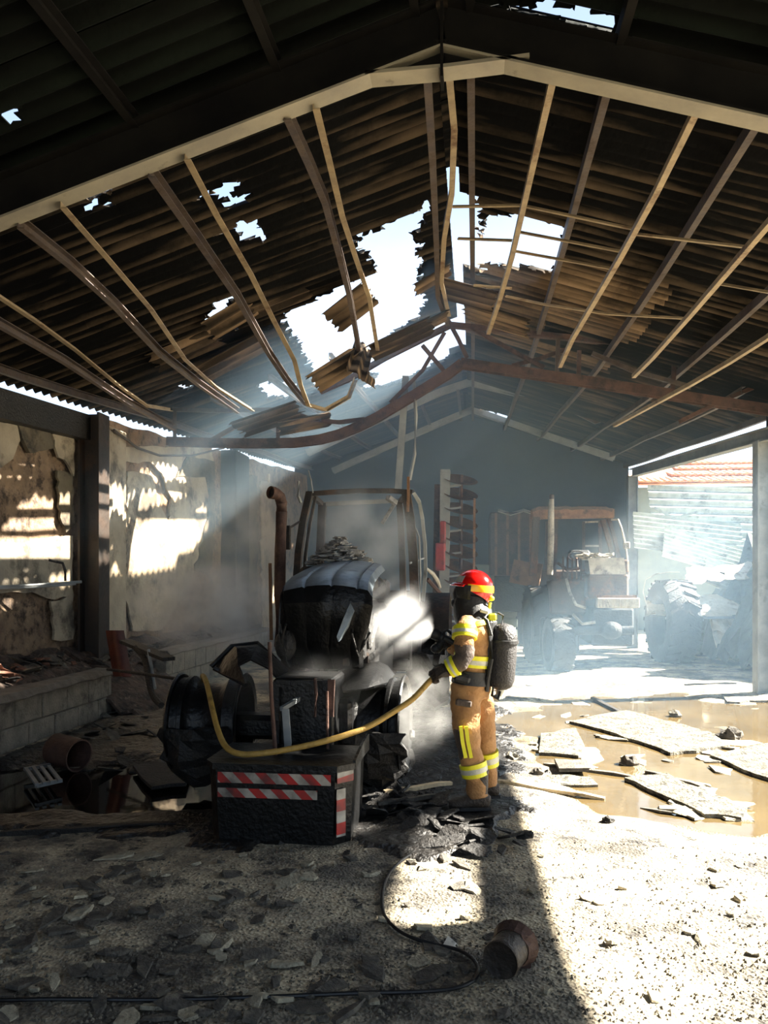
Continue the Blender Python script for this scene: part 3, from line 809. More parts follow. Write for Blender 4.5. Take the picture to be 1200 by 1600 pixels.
for k, (a, b, d) in enumerate([((1022, 793), (1120, 845), 19.0), ((1030, 815), (1090, 800), 19.2), ((1015, 842), (1110, 838), 19.4)]):
    mb = MB(); mb.bar(at(a[0], a[1], d), at(b[0], b[1], d - 0.3), 0.08, 0.06)
    tag(mb.build('steel_length', M_zinc), ['steel length poking diagonally from the top of the scrap heap', 'steel length poking upward from the scrap heap', 'steel length lying level across the scrap heap'][k], 'metal bar')
def cloth(name, pts, d, sag, mat, label, cat, seed=1.0, dep=0.5):
    """crumpled cloth or sheet over an outline given by left/right edges"""
    rows = []
    for i in range(7):
        row = []
        for j in range(13):
            t = j / 12; v = i / 6
            a = lerp(Vector(pts[0]), Vector(pts[1]), t); b = lerp(Vector(pts[3]), Vector(pts[2]), t)
            q = lerp(a, b, v)
            p = at(q[0], q[1], d + (1 - v) * dep)
            p += Vector((0, 1, 0.6)) * sag * mnoise.noise(Vector((t * 4, v * 4, seed)))
            row.append(p)
        rows.append(row)
    m = MB(); m.grid(rows, 0.015); return tag(m.build(name, mat, smooth=True), label, cat)
cloth('tarpaulin', [(1075, 890), (1190, 878), (1195, 905), (1070, 905)], 16.6, 0.35, M_tarp, 'sunlit pale tarpaulin crumpled over the scrap heap', 'tarpaulin', 3.0)
cloth('torn_sacking', [(1010, 938), (1120, 928), (1190, 960), (1010, 962)], 16.2, 0.3, M_tarp, 'torn pale sacking draped below the tarpaulin', 'sacking', 8.0)
cloth('plastic_sheeting', [(1108, 960), (1140, 955), (1178, 1018), (1120, 1012)], 15.8, 0.3, M_tarp, 'white plastic sheeting crumpled on the floor by the post', 'plastic sheet', 5.0)
mb = MB(); mb.bar(at(1040, 966, 16.0), at(1195, 964, 16.2), 0.06, 0.05)
tag(mb.build('trailer_rail', M_steelgrey), 'thin pale rail lying level before the scrap heap', 'rail')

# ------------------------------------------------------------ low concrete block wall and its ledge of rubble
LX = -4.67
def blockwall(name, y0, y1, ztop, label):
    e = empty(name, (LX, y0, 0)); tag(e, label, 'low wall', kind='structure')
    mb = MB(); mb.box((LX - 0.1, (y0 + y1) / 2, ztop / 2 - 0.01), (0.15, y1 - y0 - 0.02, ztop - 0.04)); mb.build('mortar', M_mortar, e)
    hh = (ztop - 0.05) / 2
    for r in range(2):
        y = y0 - (0.25 if r else 0.0)
        while y < y1 - 0.02:
            a, b = max(y, y0), min(y + 0.5, y1)
            if b - a > 0.08:
                mb = MB(); mb.cbox((LX - 0.09 + random.uniform(-0.006, 0.006), (a + b) / 2, 0.01 + hh * (r + 0.5)), (0.2, b - a - 0.014, hh - 0.014), 0.01); mb.build('block', M_block, e)
            y += 0.5
    rows = [[Vector((LX - 0.24 + 0.3 * s, lerp(y0, y1, i / 24), ztop - 0.05 + (0.05 if 0 < s < 1 else 0.0) + 0.02 * mnoise.noise(Vector((i * 0.7, s * 3, y0))))) for s in (0, 0.15, 0.85, 1.0)] for i in range(25)]
    mb = MB(); mb.grid(rows, 0.03); mb.build('mortar_cap', M_mortar, e)
    return e
LOWN = blockwall('wall_low_near', 4.6, 9.45, 0.62, 'low concrete block wall holding back the rubble ledge, nearer stretch')
LOWF = blockwall('wall_low_far', 11.2, 17.0, 0.68, 'low concrete block wall holding back the rubble ledge, farther stretch by the smoke')
M_rubble = pm('charred_rubble', rgb('#2a2522'), rgb('#5a4a40'), 7.0, 0.9, 0, 0.8, rgb('#7a6a5c'), 0.62, 9.0, bscale=20, coord='World')
def ledge(y0, y1, seed):
    mb = MB(); R = int((y1 - y0) / 0.14)
    rows = []
    for i in range(R + 1):
        y = lerp(y0, y1, i / R); row = []
        for j in range(9):
            t = j / 8; x = lerp(wl_x(y) - 0.02, LX - 0.15, t)
            z = 0.56 + 0.28 * (1 - t) + 0.10 * mnoise.noise(Vector((x * 3, y * 3, seed))) + 0.06 * mnoise.noise(Vector((x * 8, y * 8, seed)))
            row.append(Vector((x, y, z)))
        rows.append(row)
    mb.grid(rows, 0.05)
    return tag(mb.build('rubble_fill', M_rubble, LOWN if y0 < 8 else LOWF), kind='stuff')
ledge(4.6, 9.5, 1.0); ledge(9.6, 17.0, 2.0)
rows = [[Vector((lerp(wl_x(10.3), LX + 0.5, j / 8), lerp(9.3, 11.5, i / 10), max(0.0, (0.75 - 0.75 * (j / 8) ** 1.3)) * math.sin(math.pi * (i + 1.2) / 12.4) ** 0.5 + 0.10 * mnoise.noise(Vector((j * 0.9, i * 0.9, 4))))) for j in range(9)] for i in range(11)]
mb = MB(); mb.grid(rows, 0.05)
tag(mb.build('spilled_rubble', M_rubble, LOWF), kind='stuff')

# ------------------------------------------------------------ the burnt tractor in the middle
M_redwhite = bpy.data.materials.new('red_white_stripes'); M_redwhite.use_nodes = True
def stripes(m):
    nt = m.node_tree; N = nt.nodes; L = nt.links; b = N['Principled BSDF']
    g = N.new('ShaderNodeNewGeometry'); s = N.new('ShaderNodeSeparateXYZ'); L.new(g.outputs['Position'], s.inputs[0])
    a = N.new('ShaderNodeMath'); a.operation = 'ADD'; L.new(s.outputs['X'], a.inputs[0]); L.new(s.outputs['Z'], a.inputs[1])
    a1 = N.new('ShaderNodeMath'); a1.operation = 'SUBTRACT'; L.new(a.outputs[0], a1.inputs[0]); L.new(s.outputs['Y'], a1.inputs[1])
    k = N.new('ShaderNodeMath'); k.operation = 'MULTIPLY'; k.inputs[1].default_value = 6.6; L.new(a1.outputs[0], k.inputs[0])
    f = N.new('ShaderNodeMath'); f.operation = 'FRACT'; L.new(k.outputs[0], f.inputs[0])
    r = N.new('ShaderNodeMath'); r.operation = 'GREATER_THAN'; r.inputs[1].default_value = 0.5; L.new(f.outputs[0], r.inputs[0])
    x = N.new('ShaderNodeMix'); x.data_type = 'RGBA'; x.inputs['A'].default_value = rgb('#a8a297'); x.inputs['B'].default_value = rgb('#a81a12'); L.new(r.outputs[0], x.inputs['Factor'])
    n = N.new('ShaderNodeTexNoise'); n.inputs['Scale'].default_value = 9; n.inputs['Detail'].default_value = 8; L.new(g.outputs['Position'], n.inputs['Vector'])
    q = N.new('ShaderNodeMapRange'); q.inputs['From Min'].default_value = 0.36; q.inputs['From Max'].default_value = 0.70; q.inputs['To Max'].default_value = 0.85; L.new(n.outputs['Fac'], q.inputs['Value'])
    y = N.new('ShaderNodeMix'); y.data_type = 'RGBA'; y.inputs['B'].default_value = rgb('#2a2422'); L.new(q.outputs[0], y.inputs['Factor']); L.new(x.outputs['Result'], y.inputs['A'])
    L.new(y.outputs['Result'], b.inputs['Base Color']); b.inputs['Roughness'].default_value = 0.5
stripes(M_redwhite)
T = empty('burnt_tractor', (-1.33, 7.2, 0)); tag(T, 'burnt-out tractor with scorched hood and bare cab frame, being hosed by the firefighter', 'tractor')
# front ballast weight
wb = at(430, 1330, 5.04); WX, WY = wb.x + 0.01, wb.y
def octa(hw, y0, y1, ch):
    return [(WX - hw, y1), (WX - hw, y0 + ch), (WX - hw + ch * 0.75, y0), (WX + hw - ch, y0), (WX + hw, y0 + ch * 1.1), (WX + hw, y1)]
mb = MB()
b0, b1 = octa(0.47, WY + 0.02, WY + 0.62, 0.10), octa(0.49, WY, WY + 0.62, 0.10)
n = 6
mb.add([Vector((x, y, 0.06)) for x, y in b0] + [Vector((x, y, 0.555)) for x, y in b1], [tuple(range(n - 1, -1, -1)), tuple(range(n, 2 * n))] + [(i, (i + 1) % n, n + (i + 1) % n, n + i) for i in range(n)])
wt = mb.build('ballast_weight', M_black, T)
mb = MB(); mb.prism([(x, y) for x, y in octa(0.505, WY - 0.015, WY + 0.63, 0.10)], Matrix.Translation((0, 0, 0.545)), 0.04); mb.build('top_plate', M_black, wt)
mb = MB(); mb.slab([(WX + 0.49, WY + 0.10, 0.56), (WX + 0.51, WY + 0.62, 0.56), (WX + 0.51, WY + 0.62, 0.68), (WX + 0.50, WY + 0.42, 0.66), (WX + 0.49, WY + 0.1, 0.60)], (0.018, 0, 0)); mb.build('bent_lip', M_black, wt)
def stripe(p0, p1, z0, z1):
    d = (Vector((p1[0], p1[1], 0)) - Vector((p0[0], p0[1], 0))).normalized(); nrm = Vector((d.y, -d.x, 0)) * 0.006
    mb = MB(); mb.slab([Vector((p0[0], p0[1], z0)) , Vector((p1[0], p1[1], z0)), Vector((p1[0], p1[1], z1)), Vector((p0[0], p0[1], z1))], nrm); mb.build('warning_stripe', M_redwhite, wt)
fl, fr = (WX - 0.40, WY + 0.004), (WX + 0.36, WY + 0.004)
stripe(fl, fr, 0.455, 0.525)
stripe(fl, (WX + 0.27, WY + 0.004), 0.36, 0.42)
stripe((WX + 0.40, WY + 0.002), (WX + 0.49, WY + 0.105), 0.47, 0.54)
stripe((WX + 0.395, WY + 0.006), (WX + 0.445, WY + 0.058), 0.12, 0.43)
# front linkage
mb = MB(); mb.tube([at(421, 1003, 5.35), at(424, 1090, 5.33), at(431, 1185, 5.3)], 0.014, 8); mb.build('upright_rod', M_rust, T)
mb = MB()
mb.bar(at(446, 1108, 5.5), at(452, 1190, 5.45), 0.05, 0.02, up=(0, 1, 0)); mb.bar(at(440, 1108, 5.5), at(470, 1090, 5.75), 0.03, 0.03); mb.bar(at(470, 1090, 5.75), at(480, 1075, 6.0), 0.03, 0.03)
mb.build('linkage_bracket', M_steelgrey, T)
mb = MB()
mb.cbox((-1.27, 5.85, 0.78), (0.46, 0.5, 0.56), 0.02); mb.cbox((-1.22, 6.3, 0.62), (0.55, 0.9, 0.5), 0.03)
mb.bar((-1.46, 5.56, 0.55), (-1.46, 5.56, 1.04), 0.05, 0.05); mb.bar((-1.08, 5.56, 0.55), (-1.08, 5.56, 1.06), 0.06, 0.05); mb.bar((-1.46, 5.56, 1.03), (-1.08, 5.56, 1.03), 0.04, 0.05)
mb.build('front_linkage', M_black, T)
mb = MB(); mb.tube([at(492, 1060, 5.55), at(494, 1085, 5.5), at(492, 1120, 5.5)], 0.012, 6); mb.bar(at(518, 1062, 5.55), at(516, 1120, 5.5), 0.05, 0.03, up=(0, 1, 0)); mb.tube([at(511, 1080, 5.5), at(512, 1170, 5.45)], 0.01, 6)
mb.build('hydraulic_ram', M_rust, T)
mb = MB(); mb.cbox((-1.4, 6.25, 0.58), (1.5, 0.24, 0.2), 0.04); mb.cbox((-1.4, 6.25, 0.58), (0.4, 0.4, 0.34), 0.06); mb.build('front_axle', M_black, T)
def rim(cx, cy, cz, r, w, sgn, tilt=0.0, name='wheel_rim'):
    M = Matrix.Translation((cx, cy, cz)) @ Matrix.Rotation(tilt, 4, 'Z') @ Matrix.Rotation(math.radians(90) * sgn, 4, 'Y')
    h = w / 2
    prof = [(r, h), (r + 0.012, h - 0.012), (r, h - 0.03), (r - 0.03, h - 0.035), (r - 0.035, h - 0.09), (r - 0.012, h - 0.10), (r - 0.016, h - 0.13), (r - 0.05, h - 0.15), (r - 0.075, h * 0.35), (r - 0.075, -h * 0.35),
            (r - 0.045, -h + 0.15), (r - 0.012, -h + 0.12), (r - 0.014, -h + 0.09), (r - 0.03, -h + 0.06), (r - 0.03, -h + 0.03), (r + 0.012, -h + 0.014), (r, -h), (r - 0.05, -h + 0.01), (r - 0.09, -h * 0.3), (r - 0.09, h * 0.3), (r - 0.05, h - 0.02)]
    mb = MB(); mb.lathe(prof, 40, M, close=True)
    o = mb.build(name, M_black, T, smooth=True)
    mb = MB(); mb.lathe([(0.0, 0.02), (0.10, 0.02), (0.12, 0.06), (0.16, 0.06), (0.2, 0.0), (r - 0.1, -0.04), (r - 0.08, -0.07), (r - 0.12, -0.08), (0.2, -0.05), (0.0, -0.05)], 32, M)
    mb.build('wheel_disc', M_black, o, smooth=True)
    mb = MB()
    for k in range(8):
        a = 2 * math.pi * k / 8; mb.lathe([(0, 0.09), (0.012, 0.09), (0.012, 0.05)], 6, M @ Matrix.Translation((0.13 * math.cos(a), 0.13 * math.sin(a), 0)))
    mb.build('wheel_bolts', M_rust, o)
    return o
rim(-2.19, 6.25, 0.60, 0.40, 0.58, -1, 0.06)
rim(-0.82, 6.30, 0.60, 0.40, 0.52, 1, -0.05)
# charred tyre remains under the rims
def tyre_scrap(cx, cy, cz, r, w, a0, a1, seed):
    rows = []
    for i in range(19):
        a = lerp(a0, a1, i / 18); row = []
        for j in range(7):
            t = j / 6 - 0.5; rr = r - 0.06 + 0.08 * math.cos(t * math.pi) + 0.10 * mnoise.noise(Vector((i * 0.45, j * 0.6, seed))) + 0.05 * mnoise.noise(Vector((i * 1.3, j * 1.7, seed)))
            row.append(Vector((cx + t * w * (1.0 + 0.25 * mnoise.noise(Vector((i * 0.6, seed, j * 0.2)))), cy + rr * math.cos(a), max(0.03, cz + rr * math.sin(a)))))
        rows.append(row)
    mb = MB(); mb.grid(rows, 0.05); mb.build('tyre_remains', M_char, T, smooth=False)
tyre_scrap(-2.19, 6.25, 0.58, 0.46, 0.6, math.radians(175), math.radians(345), 1.0)
tyre_scrap(-0.82, 6.3, 0.58, 0.46, 0.55, math.radians(175), math.radians(345), 4.0)
# front fenders
def sheetpx(name, rows_, mat, thick=0.012, parent=None, smooth=True):
    mb = MB(); mb.grid([[at(*p) for p in r] for r in rows_], thick); return mb.build(name, mat, parent or T, smooth=smooth)
sheetpx('front_fender', [[(332, 1040, 6.2), (364, 1008, 6.25), (400, 1004, 6.3), (425, 1020, 6.35), (452, 1046, 6.4)], [(345, 1052, 5.9), (370, 1012, 5.95), (402, 1010, 6.0), (424, 1026, 6.0), (446, 1050, 6.1)], [(384, 1068, 5.75), (372, 1040, 5.8), (392, 1030, 5.8), (420, 1044, 5.85), (440, 1066, 5.9)]], M_black, 0.014)
sheetpx('front_fender', [[(528, 1048, 6.6), (560, 1038, 6.6), (592, 1033, 6.6), (606, 1040, 6.6), (617, 1054, 6.6)], [(530, 1062, 6.2), (562, 1052, 6.2), (588, 1046, 6.2), (600, 1054, 6.2), (606, 1066, 6.2)], [(536, 1080, 5.9), (552, 1078, 5.9), (572, 1076, 5.9), (578, 1074, 5.9), (584, 1072, 5.9)]], M_black, 0.014)
mb = MB(); mb.tube([at(330, 1042, 6.1), at(362, 1010, 6.15), at(402, 1005, 6.2), at(430, 1030, 6.3)], 0.02, 8); mb.tube([at(334, 1044, 6.0), at(360, 1058, 6.0), at(384, 1070, 5.9)], 0.018, 8); mb.build('fender_stay', M_black, T)
# hood: nose rows from the grille bottom up and back to the cab
HXC = -1.19
prof = [(6.30, 1.06, 0.27), (6.18, 1.25, 0.30), (6.08, 1.45, 0.34), (6.03, 1.60, 0.365), (6.08, 1.70, 0.37), (6.20, 1.765, 0.37), (6.45, 1.82, 0.365), (6.9, 1.88, 0.355), (7.35, 1.93, 0.35)]
cols = [-1.0, -0.97, -0.8, -0.55, -0.50, -0.45, -0.2, 0.05, 0.10, 0.15, 0.4, 0.62, 0.67, 0.72, 0.9, 1.0]
rows = []
for i, (y, z, w) in enumerate(prof):
    row = []
    for c in cols:
        crown = 0.06 * (1 - c * c) - (0.05 if abs(c) > 0.985 else 0)
        gr = -0.014 if c in (-0.50, 0.10, 0.67) else 0.0
        up = min(1, max(0, (z - 1.3) / 0.4))
        fold = 0.025 * mnoise.noise(Vector((c * 2.2, z * 3, 6.0)))
        row.append(Vector((HXC + c * w + 0.02 * math.sin(z * 9), y - (1 - up) * (crown + gr) * 0.9 + fold, z + up * (crown + gr) * (0.9 if i > 3 else 0.4))))
    rows.append(row)
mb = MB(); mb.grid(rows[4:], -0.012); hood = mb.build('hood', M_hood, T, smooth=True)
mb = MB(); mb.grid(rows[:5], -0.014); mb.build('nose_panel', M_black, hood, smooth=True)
# left side panel, right side peeled open
mb = MB(); mb.grid([[Vector((HXC - w - 0.005, y, z - 0.02)), Vector((HXC - w - 0.02, y + 0.02, lerp(z, 1.1, 0.5))), Vector((HXC - w * 0.85, y + 0.05, 1.08))] for y, z, w in prof[3:]], 0.01); mb.build('side_panel', M_black, hood, smooth=True)
sheetpx('peeled_panel', [[(560, 898, 6.6), (572, 905, 6.5), (581, 916, 6.4)], [(556, 915, 6.25), (566, 925, 6.2), (576, 935, 6.25)], [(548, 940, 6.1), (553, 955, 6.1), (562, 958, 6.2)], [(536, 968, 6.05), (540, 982, 6.05), (546, 978, 6.15)], [(526, 995, 6.05), (529, 1003, 6.05), (533, 1000, 6.1)]], M_hood, 0.012, hood)
mb = MB(); mb.cbox((-1.17, 6.9, 1.35), (0.5, 1.1, 0.5), 0.04); mb.cbox((-1.17, 6.55, 1.5), (0.56, 0.08, 0.6), 0.01); mb.cbox((-1.15, 7.6, 1.2), (0.46, 1.2, 0.7), 0.05); mb.cbox((-1.2, 8.2, 0.85), (0.5, 2.4, 0.5), 0.06)
mb.tube([(-0.95, 6.7, 1.2), (-0.9, 6.9, 1.45), (-0.9, 7.3, 1.45)], 0.05, 8); mb.build('engine', M_char, T)
mb = MB()
for a, b, d in [((557, 960), (556, 1042), 6.35), ((572, 942), (571, 1038), 6.7), ((540, 985), (541, 1040), 6.3)]:
    mb.bar(at(a[0], a[1], d), at(b[0], b[1], d), 0.05, 0.03, up=(0, 1, 0))
mb.bar(at(540, 1020, 6.4), at(575, 1022, 6.6), 0.03, 0.03); mb.build('hood_support', M_cab, T)
for pts in ([(568, 950, 6.4), (552, 968, 6.2), (550, 990, 6.15), (556, 1015, 6.2), (560, 1025, 6.3)], [(566, 955, 6.4), (575, 970, 6.3), (578, 988, 6.25), (570, 1005, 6.25), (560, 1022, 6.3)], [(447, 975, 6.2), (440, 1000, 6.1), (446, 1020, 6.2)]):
    mb = MB(); mb.tube([at(*p) for p in pts], 0.011, 6); mb.build('cable', M_char, T, smooth=True)
mb = MB(); mb.ball(at(446, 1008, 6.25), (0.09, 0.06, 0.13)); mb.tube([at(440, 990, 6.2), at(437, 975, 6.2)], 0.012, 6); mb.build('headlamp_stump', M_char, T)
# ash pile on the engine before the windscreen
mb = MB()
c0 = at(530, 880, 7.7)
for k in range(170):
    a = random.uniform(0, 6.28); r = random.random() ** 0.6
    p = c0 + Vector((0.30 * r * math.cos(a), 0.35 * r * math.sin(a), 0.24 * (1 - r) + random.uniform(-0.02, 0.03)))
    R = Matrix.Rotation(random.uniform(0, 6.28), 4, 'Z') @ Matrix.Rotation(random.uniform(-0.4, 0.4), 4, 'X')
    mb.box(p, (random.uniform(0.06, 0.16), random.uniform(0.04, 0.1), 0.012), R)
o = mb.build('ash_flakes', M_ash, T); o['kind'] = 'stuff'
mb = MB(); mb.cbox(at(532, 905, 7.75), (0.66, 0.9, 0.25), 0.04); mb.build('scuttle', M_cab, T)
# exhaust stack
D = 7.8
mb = MB(); pts = [at(437, 1010, D), at(437, 930, D), at(438, 860, D), at(440, 800, D), at(440, 786, D - 0.01), at(437, 776, D - 0.03), at(431, 771, D - 0.07), at(426, 770, D - 0.10)]
mb.tube(pts, 0.058, 14); ex = mb.build('exhaust_stack', M_rust, T, smooth=True)
tip = pts[-1]; dr = (pts[-1] - pts[-2]).normalized(); Mx = Matrix.Translation(tip) @ dr.to_track_quat('Z', 'Y').to_matrix().to_4x4()
mb = MB(); mb.lathe([(0.054, -0.02), (0.064, -0.02), (0.064, 0.03), (0.054, 0.03)], 16, Mx, close=True); mb.build('outlet_ring', M_rust, ex, smooth=True)
mb = MB(); mb.lathe([(0.0, 0.003), (0.055, 0.003)], 16, Mx); mb.build('outlet_bore', M_char, ex)
mb = MB(); mb.bar(at(422, 880, 7.7), at(424, 1000, 7.7), 0.03, 0.02, up=(0, 1, 0)); mb.build('heat_shield', M_rustlit, ex)
# cab
DF, DR = 8.7, 10.1
def post(pts, w, h, mat=M_cab, name='cab_post'):
    mb = MB(); mb.sweep([(-w / 2, -h / 2), (w / 2, -h / 2), (w / 2, h / 2), (-w / 2, h / 2)], [at(*p) for p in pts], up=(0, 1, 0)); return mb.build(name, mat, T)
post([(484, 770, DF), (474, 815, DF - 0.05), (467, 862, DF - 0.1), (464, 905, DF - 0.12), (463, 960, DF - 0.1)], 0.075, 0.09)
post([(493, 776, DF + 0.1), (484, 820, DF + 0.06), (477, 870, DF), (475, 900, DF)], 0.03, 0.04)
post([(634, 766, DF), (641, 810, DF), (646, 870, DF), (649, 960, DF)], 0.10, 0.09, M_cab)
post([(638, 745, DF - 0.06), (638, 775, DF - 0.06), (637, 800, DF - 0.06)], 0.03, 0.03, M_rustlit, 'antenna_stub')
post([(480, 772, DF), (520, 769, DF), (560, 767, DF), (610, 767, DF), (642, 769, DF)], 0.05, 0.07, M_cab, 'cab_beam')
post([(504, 786, DR), (502, 830, DR), (500, 872, DR), (499, 930, DR)], 0.10, 0.08)
post([(624, 783, DR), (627, 830, DR), (629, 880, DR), (630, 940, DR)], 0.08, 0.08)
post([(498, 788, DR), (560, 785, DR), (628, 782, DR)], 0.05, 0.06, M_steelgrey, 'cab_beam')
for a, b in (((484, 771, DF), (502, 787, DR)), ((640, 768, DF), (626, 783, DR))):
    post([a, b], 0.05, 0.06, M_cab, 'cab_beam')
mb = MB(); mb.sweep([(-0.02, -0.03), (0.02, -0.03), (0.02, 0.03), (-0.02, 0.03)], [at(*p) for p in [(645, 768, 9.0), (655, 784, 9.1), (660, 810, 9.2), (664, 850, 9.25), (665, 890, 9.25), (661, 940, 9.2)]], up=(0, 1, 0)); mb.build('door_frame', M_steelgrey, T)
mb = MB(); mb.tube([at(*p) for p in [(643, 825, 8.9), (650, 826, 8.9), (655, 840, 8.9), (657, 900, 8.9), (656, 940, 8.9)]], 0.012, 6); mb.tube([at(640, 880, 8.6), at(662, 872, 9.1)], 0.012, 6); mb.build('grab_rail', M_steelgrey, T)
mb = MB(); mb.bar(at(616, 788, 8.9), at(597, 818, 9.0), 0.04, 0.02, up=(0, 1, 0)); mb.bar(at(606, 777, 8.8), at(618, 786, 8.9), 0.06, 0.05); mb.build('wiper_arm', M_ash, T)
mb = MB(); mb.cbox((-1.36, 9.0, 1.15), (1.25, 0.10, 0.85), 0.02); mb.cbox((-1.36, 10.3, 1.2), (1.1, 0.1, 0.9), 0.02); mb.cbox((-1.36, 9.6, 0.82), (1.2, 1.4, 0.1), 0.02); mb.build('cab_floor_pan', M_char, T)
mb = MB(); mb.cbox((-1.36, 10.0, 1.15), (0.5, 0.5, 0.14), 0.04); mb.cbox((-1.36, 10.24, 1.5), (0.46, 0.12, 0.6), 0.05); mb.build('seat_frame', M_char, T)
mb = MB(); mb.tube([(-1.3, 9.1, 1.3), (-1.3, 9.35, 1.75)], 0.03, 8); mb.lathe([(0.17, -0.012), (0.19, 0), (0.17, 0.012), (0.155, 0)], 20, Matrix.Translation((-1.3, 9.37, 1.77)) @ Matrix.Rotation(-0.5, 4, 'X'), close=True); mb.build('steering_wheel', M_char, T)
rim(-2.15, 9.9, 0.80, 0.52, 0.46, -1)
rim(-0.58, 9.9, 0.80, 0.52, 0.46, 1)
tyre_scrap(-2.15, 9.9, 0.78, 0.62, 0.5, math.radians(170), math.radians(370), 7.0)
tyre_scrap(-0.58, 9.9, 0.78, 0.62, 0.5, math.radians(170), math.radians(370), 9.0)
for s in (-1, 1):
    rows = [[Vector((-1.36 + s * (0.55 + 0.5 * v), 9.9 + 0.78 * math.cos(a), 0.85 + 0.78 * math.sin(a))) for v in (0, 0.5, 1.0)] for a in [math.radians(20 + 15 * i) for i in range(10)]]
    mb = MB(); mb.grid(rows, 0.014); mb.build('rear_fender', M_cab, T, smooth=True)
mb = MB(); mb.cbox((-1.36, 10.6, 0.8), (0.6, 1.2, 0.5), 0.05); mb.cbox((-1.36, 9.9, 0.8), (1.5, 0.25, 0.3), 0.05); mb.build('rear_axle', M_char, T)
mb = MB(); mb.tube([at(482, 735, 8.6), at(486, 750, 8.6), at(489, 770, 8.65)], 0.008, 6); mb.tube([at(467, 752, 8.5), at(466, 775, 8.5), at(470, 785, 8.55)], 0.02, 6); mb.build('bent_aerial', M_steelgrey, T)
mb = MB(); mb.cbox(at(448, 840, 8.3), (0.09, 0.04, 0.26), 0.01); mb.tube([at(452, 825, 8.3), at(468, 815, 8.6)], 0.012, 6); mb.build('mirror', M_char, T)

# ------------------------------------------------------------ second burnt tractor, by the open bay
M_t2 = pm('burnt_brown_steel', rgb('#3a2f29'), rgb('#54453a'), 4.0, 0.7, 0.2, 0.3, rgb('#6b4630'), 0.58, 3.0, coord='World')
M_t2pale = pm('ash_pale_steel', rgb('#85837c'), rgb('#b3aea2'), 6.0, 0.6, 0.2, 0.3, rgb('#55504a'), 0.60, 4.0, coord='World')
M_rubber = pm('charred_rubber', rgb('#15171a'), rgb('#25282b'), 5.0, 0.75, 0, 0.4, coord='World')
S = empty('burnt_tractor', floor_at(930, 1035)); tag(S, 'burnt-out tractor with boxy cab and one big tyre, standing by the open bay', 'tractor')
def sw(name, pts, w, h, mat, up=(0, 1, 0), parent=None):
    mb = MB(); mb.sweep([(-w / 2, -h / 2), (w / 2, -h / 2), (w / 2, h / 2), (-w / 2, h / 2)], [at(*p) for p in pts], up=up); return mb.build(name, mat, parent or S)
CF, CB = 16.0, 17.6
# roof: slab with crumbling edge
rows = []
for v in range(4):
    d = lerp(CF - 0.1, CB, v / 3)
    rows.append([at(lerp(832, 956, t / 12), 796 + 3 * mnoise.noise(Vector((t * 0.9, v * 0.8, 3))) + (4 if t in (0, 12) else 0), d) for t in range(13)])
mb = MB(); mb.grid(rows, 0.06); rf = mb.build('cab_roof', M_t2, S)
mb = MB(); mb.bar(at(832, 804, CF), at(957, 802, CF), 0.08, 0.2); mb.bar(at(832, 804, CF), at(842, 806, CB), 0.08, 0.18); mb.bar(at(957, 802, CF), at(950, 806, CB), 0.08, 0.18); mb.build('roof_rail', M_rustlit, rf)
for pts, w in (([(838, 808, CF), (836, 850, CF), (833, 900, CF)], 0.14), ([(869, 812, CF), (868, 860, CF), (866, 900, CF)], 0.07), ([(942, 812, CF), (951, 845, CF), (960, 880, CF)], 0.09), ([(951, 810, CF + 0.6), (960, 840, CF + 0.5), (968, 875, CF + 0.4)], 0.08),
               ([(912, 815, CB), (912, 860, CB), (911, 890, CB)], 0.06), ([(937, 814, CB), (938, 850, CB), (938, 890, CB)], 0.07), ([(856, 815, CB), (855, 860, CB), (855, 890, CB)], 0.10)):
    sw('cab_post', pts, w, w, M_t2)
sw('rear_window_bar', [(911, 816, CB), (938, 815, CB)], 0.04, 0.04, M_t2pale); sw('rear_window_bar', [(911, 853, CB), (938, 853, CB)], 0.04, 0.04, M_t2pale)
mb = MB(); mb.tube([at(862, 778, 15.6), at(861, 800, 15.6), at(861, 840, 15.6), at(859, 898, 15.6)], 0.065, 12, rs=[0.7, 1, 1, 1]); ex2 = mb.build('exhaust_stack', M_t2pale, S, smooth=True)
mb = MB(); mb.lathe([(0.03, 0.0), (0.05, 0.0), (0.05, 0.08), (0.03, 0.1)], 12, Matrix.Translation(at(862, 780, 15.6)), close=True); mb.build('rain_cap', M_t2, ex2)
mb = MB(); mb.tube([at(955, 812, 15.8), at(966, 812, 15.7), at(971, 825, 15.6), at(977, 850, 15.6), at(981, 880, 15.6), at(982, 905, 15.6)], 0.02, 8); mb.build('mirror_arm', M_t2pale, S)
mb = MB(); mb.cbox(at(979, 852, 15.5), (0.13, 0.08, 0.14), 0.02); mb.build('mirror', M_t2pale, S)
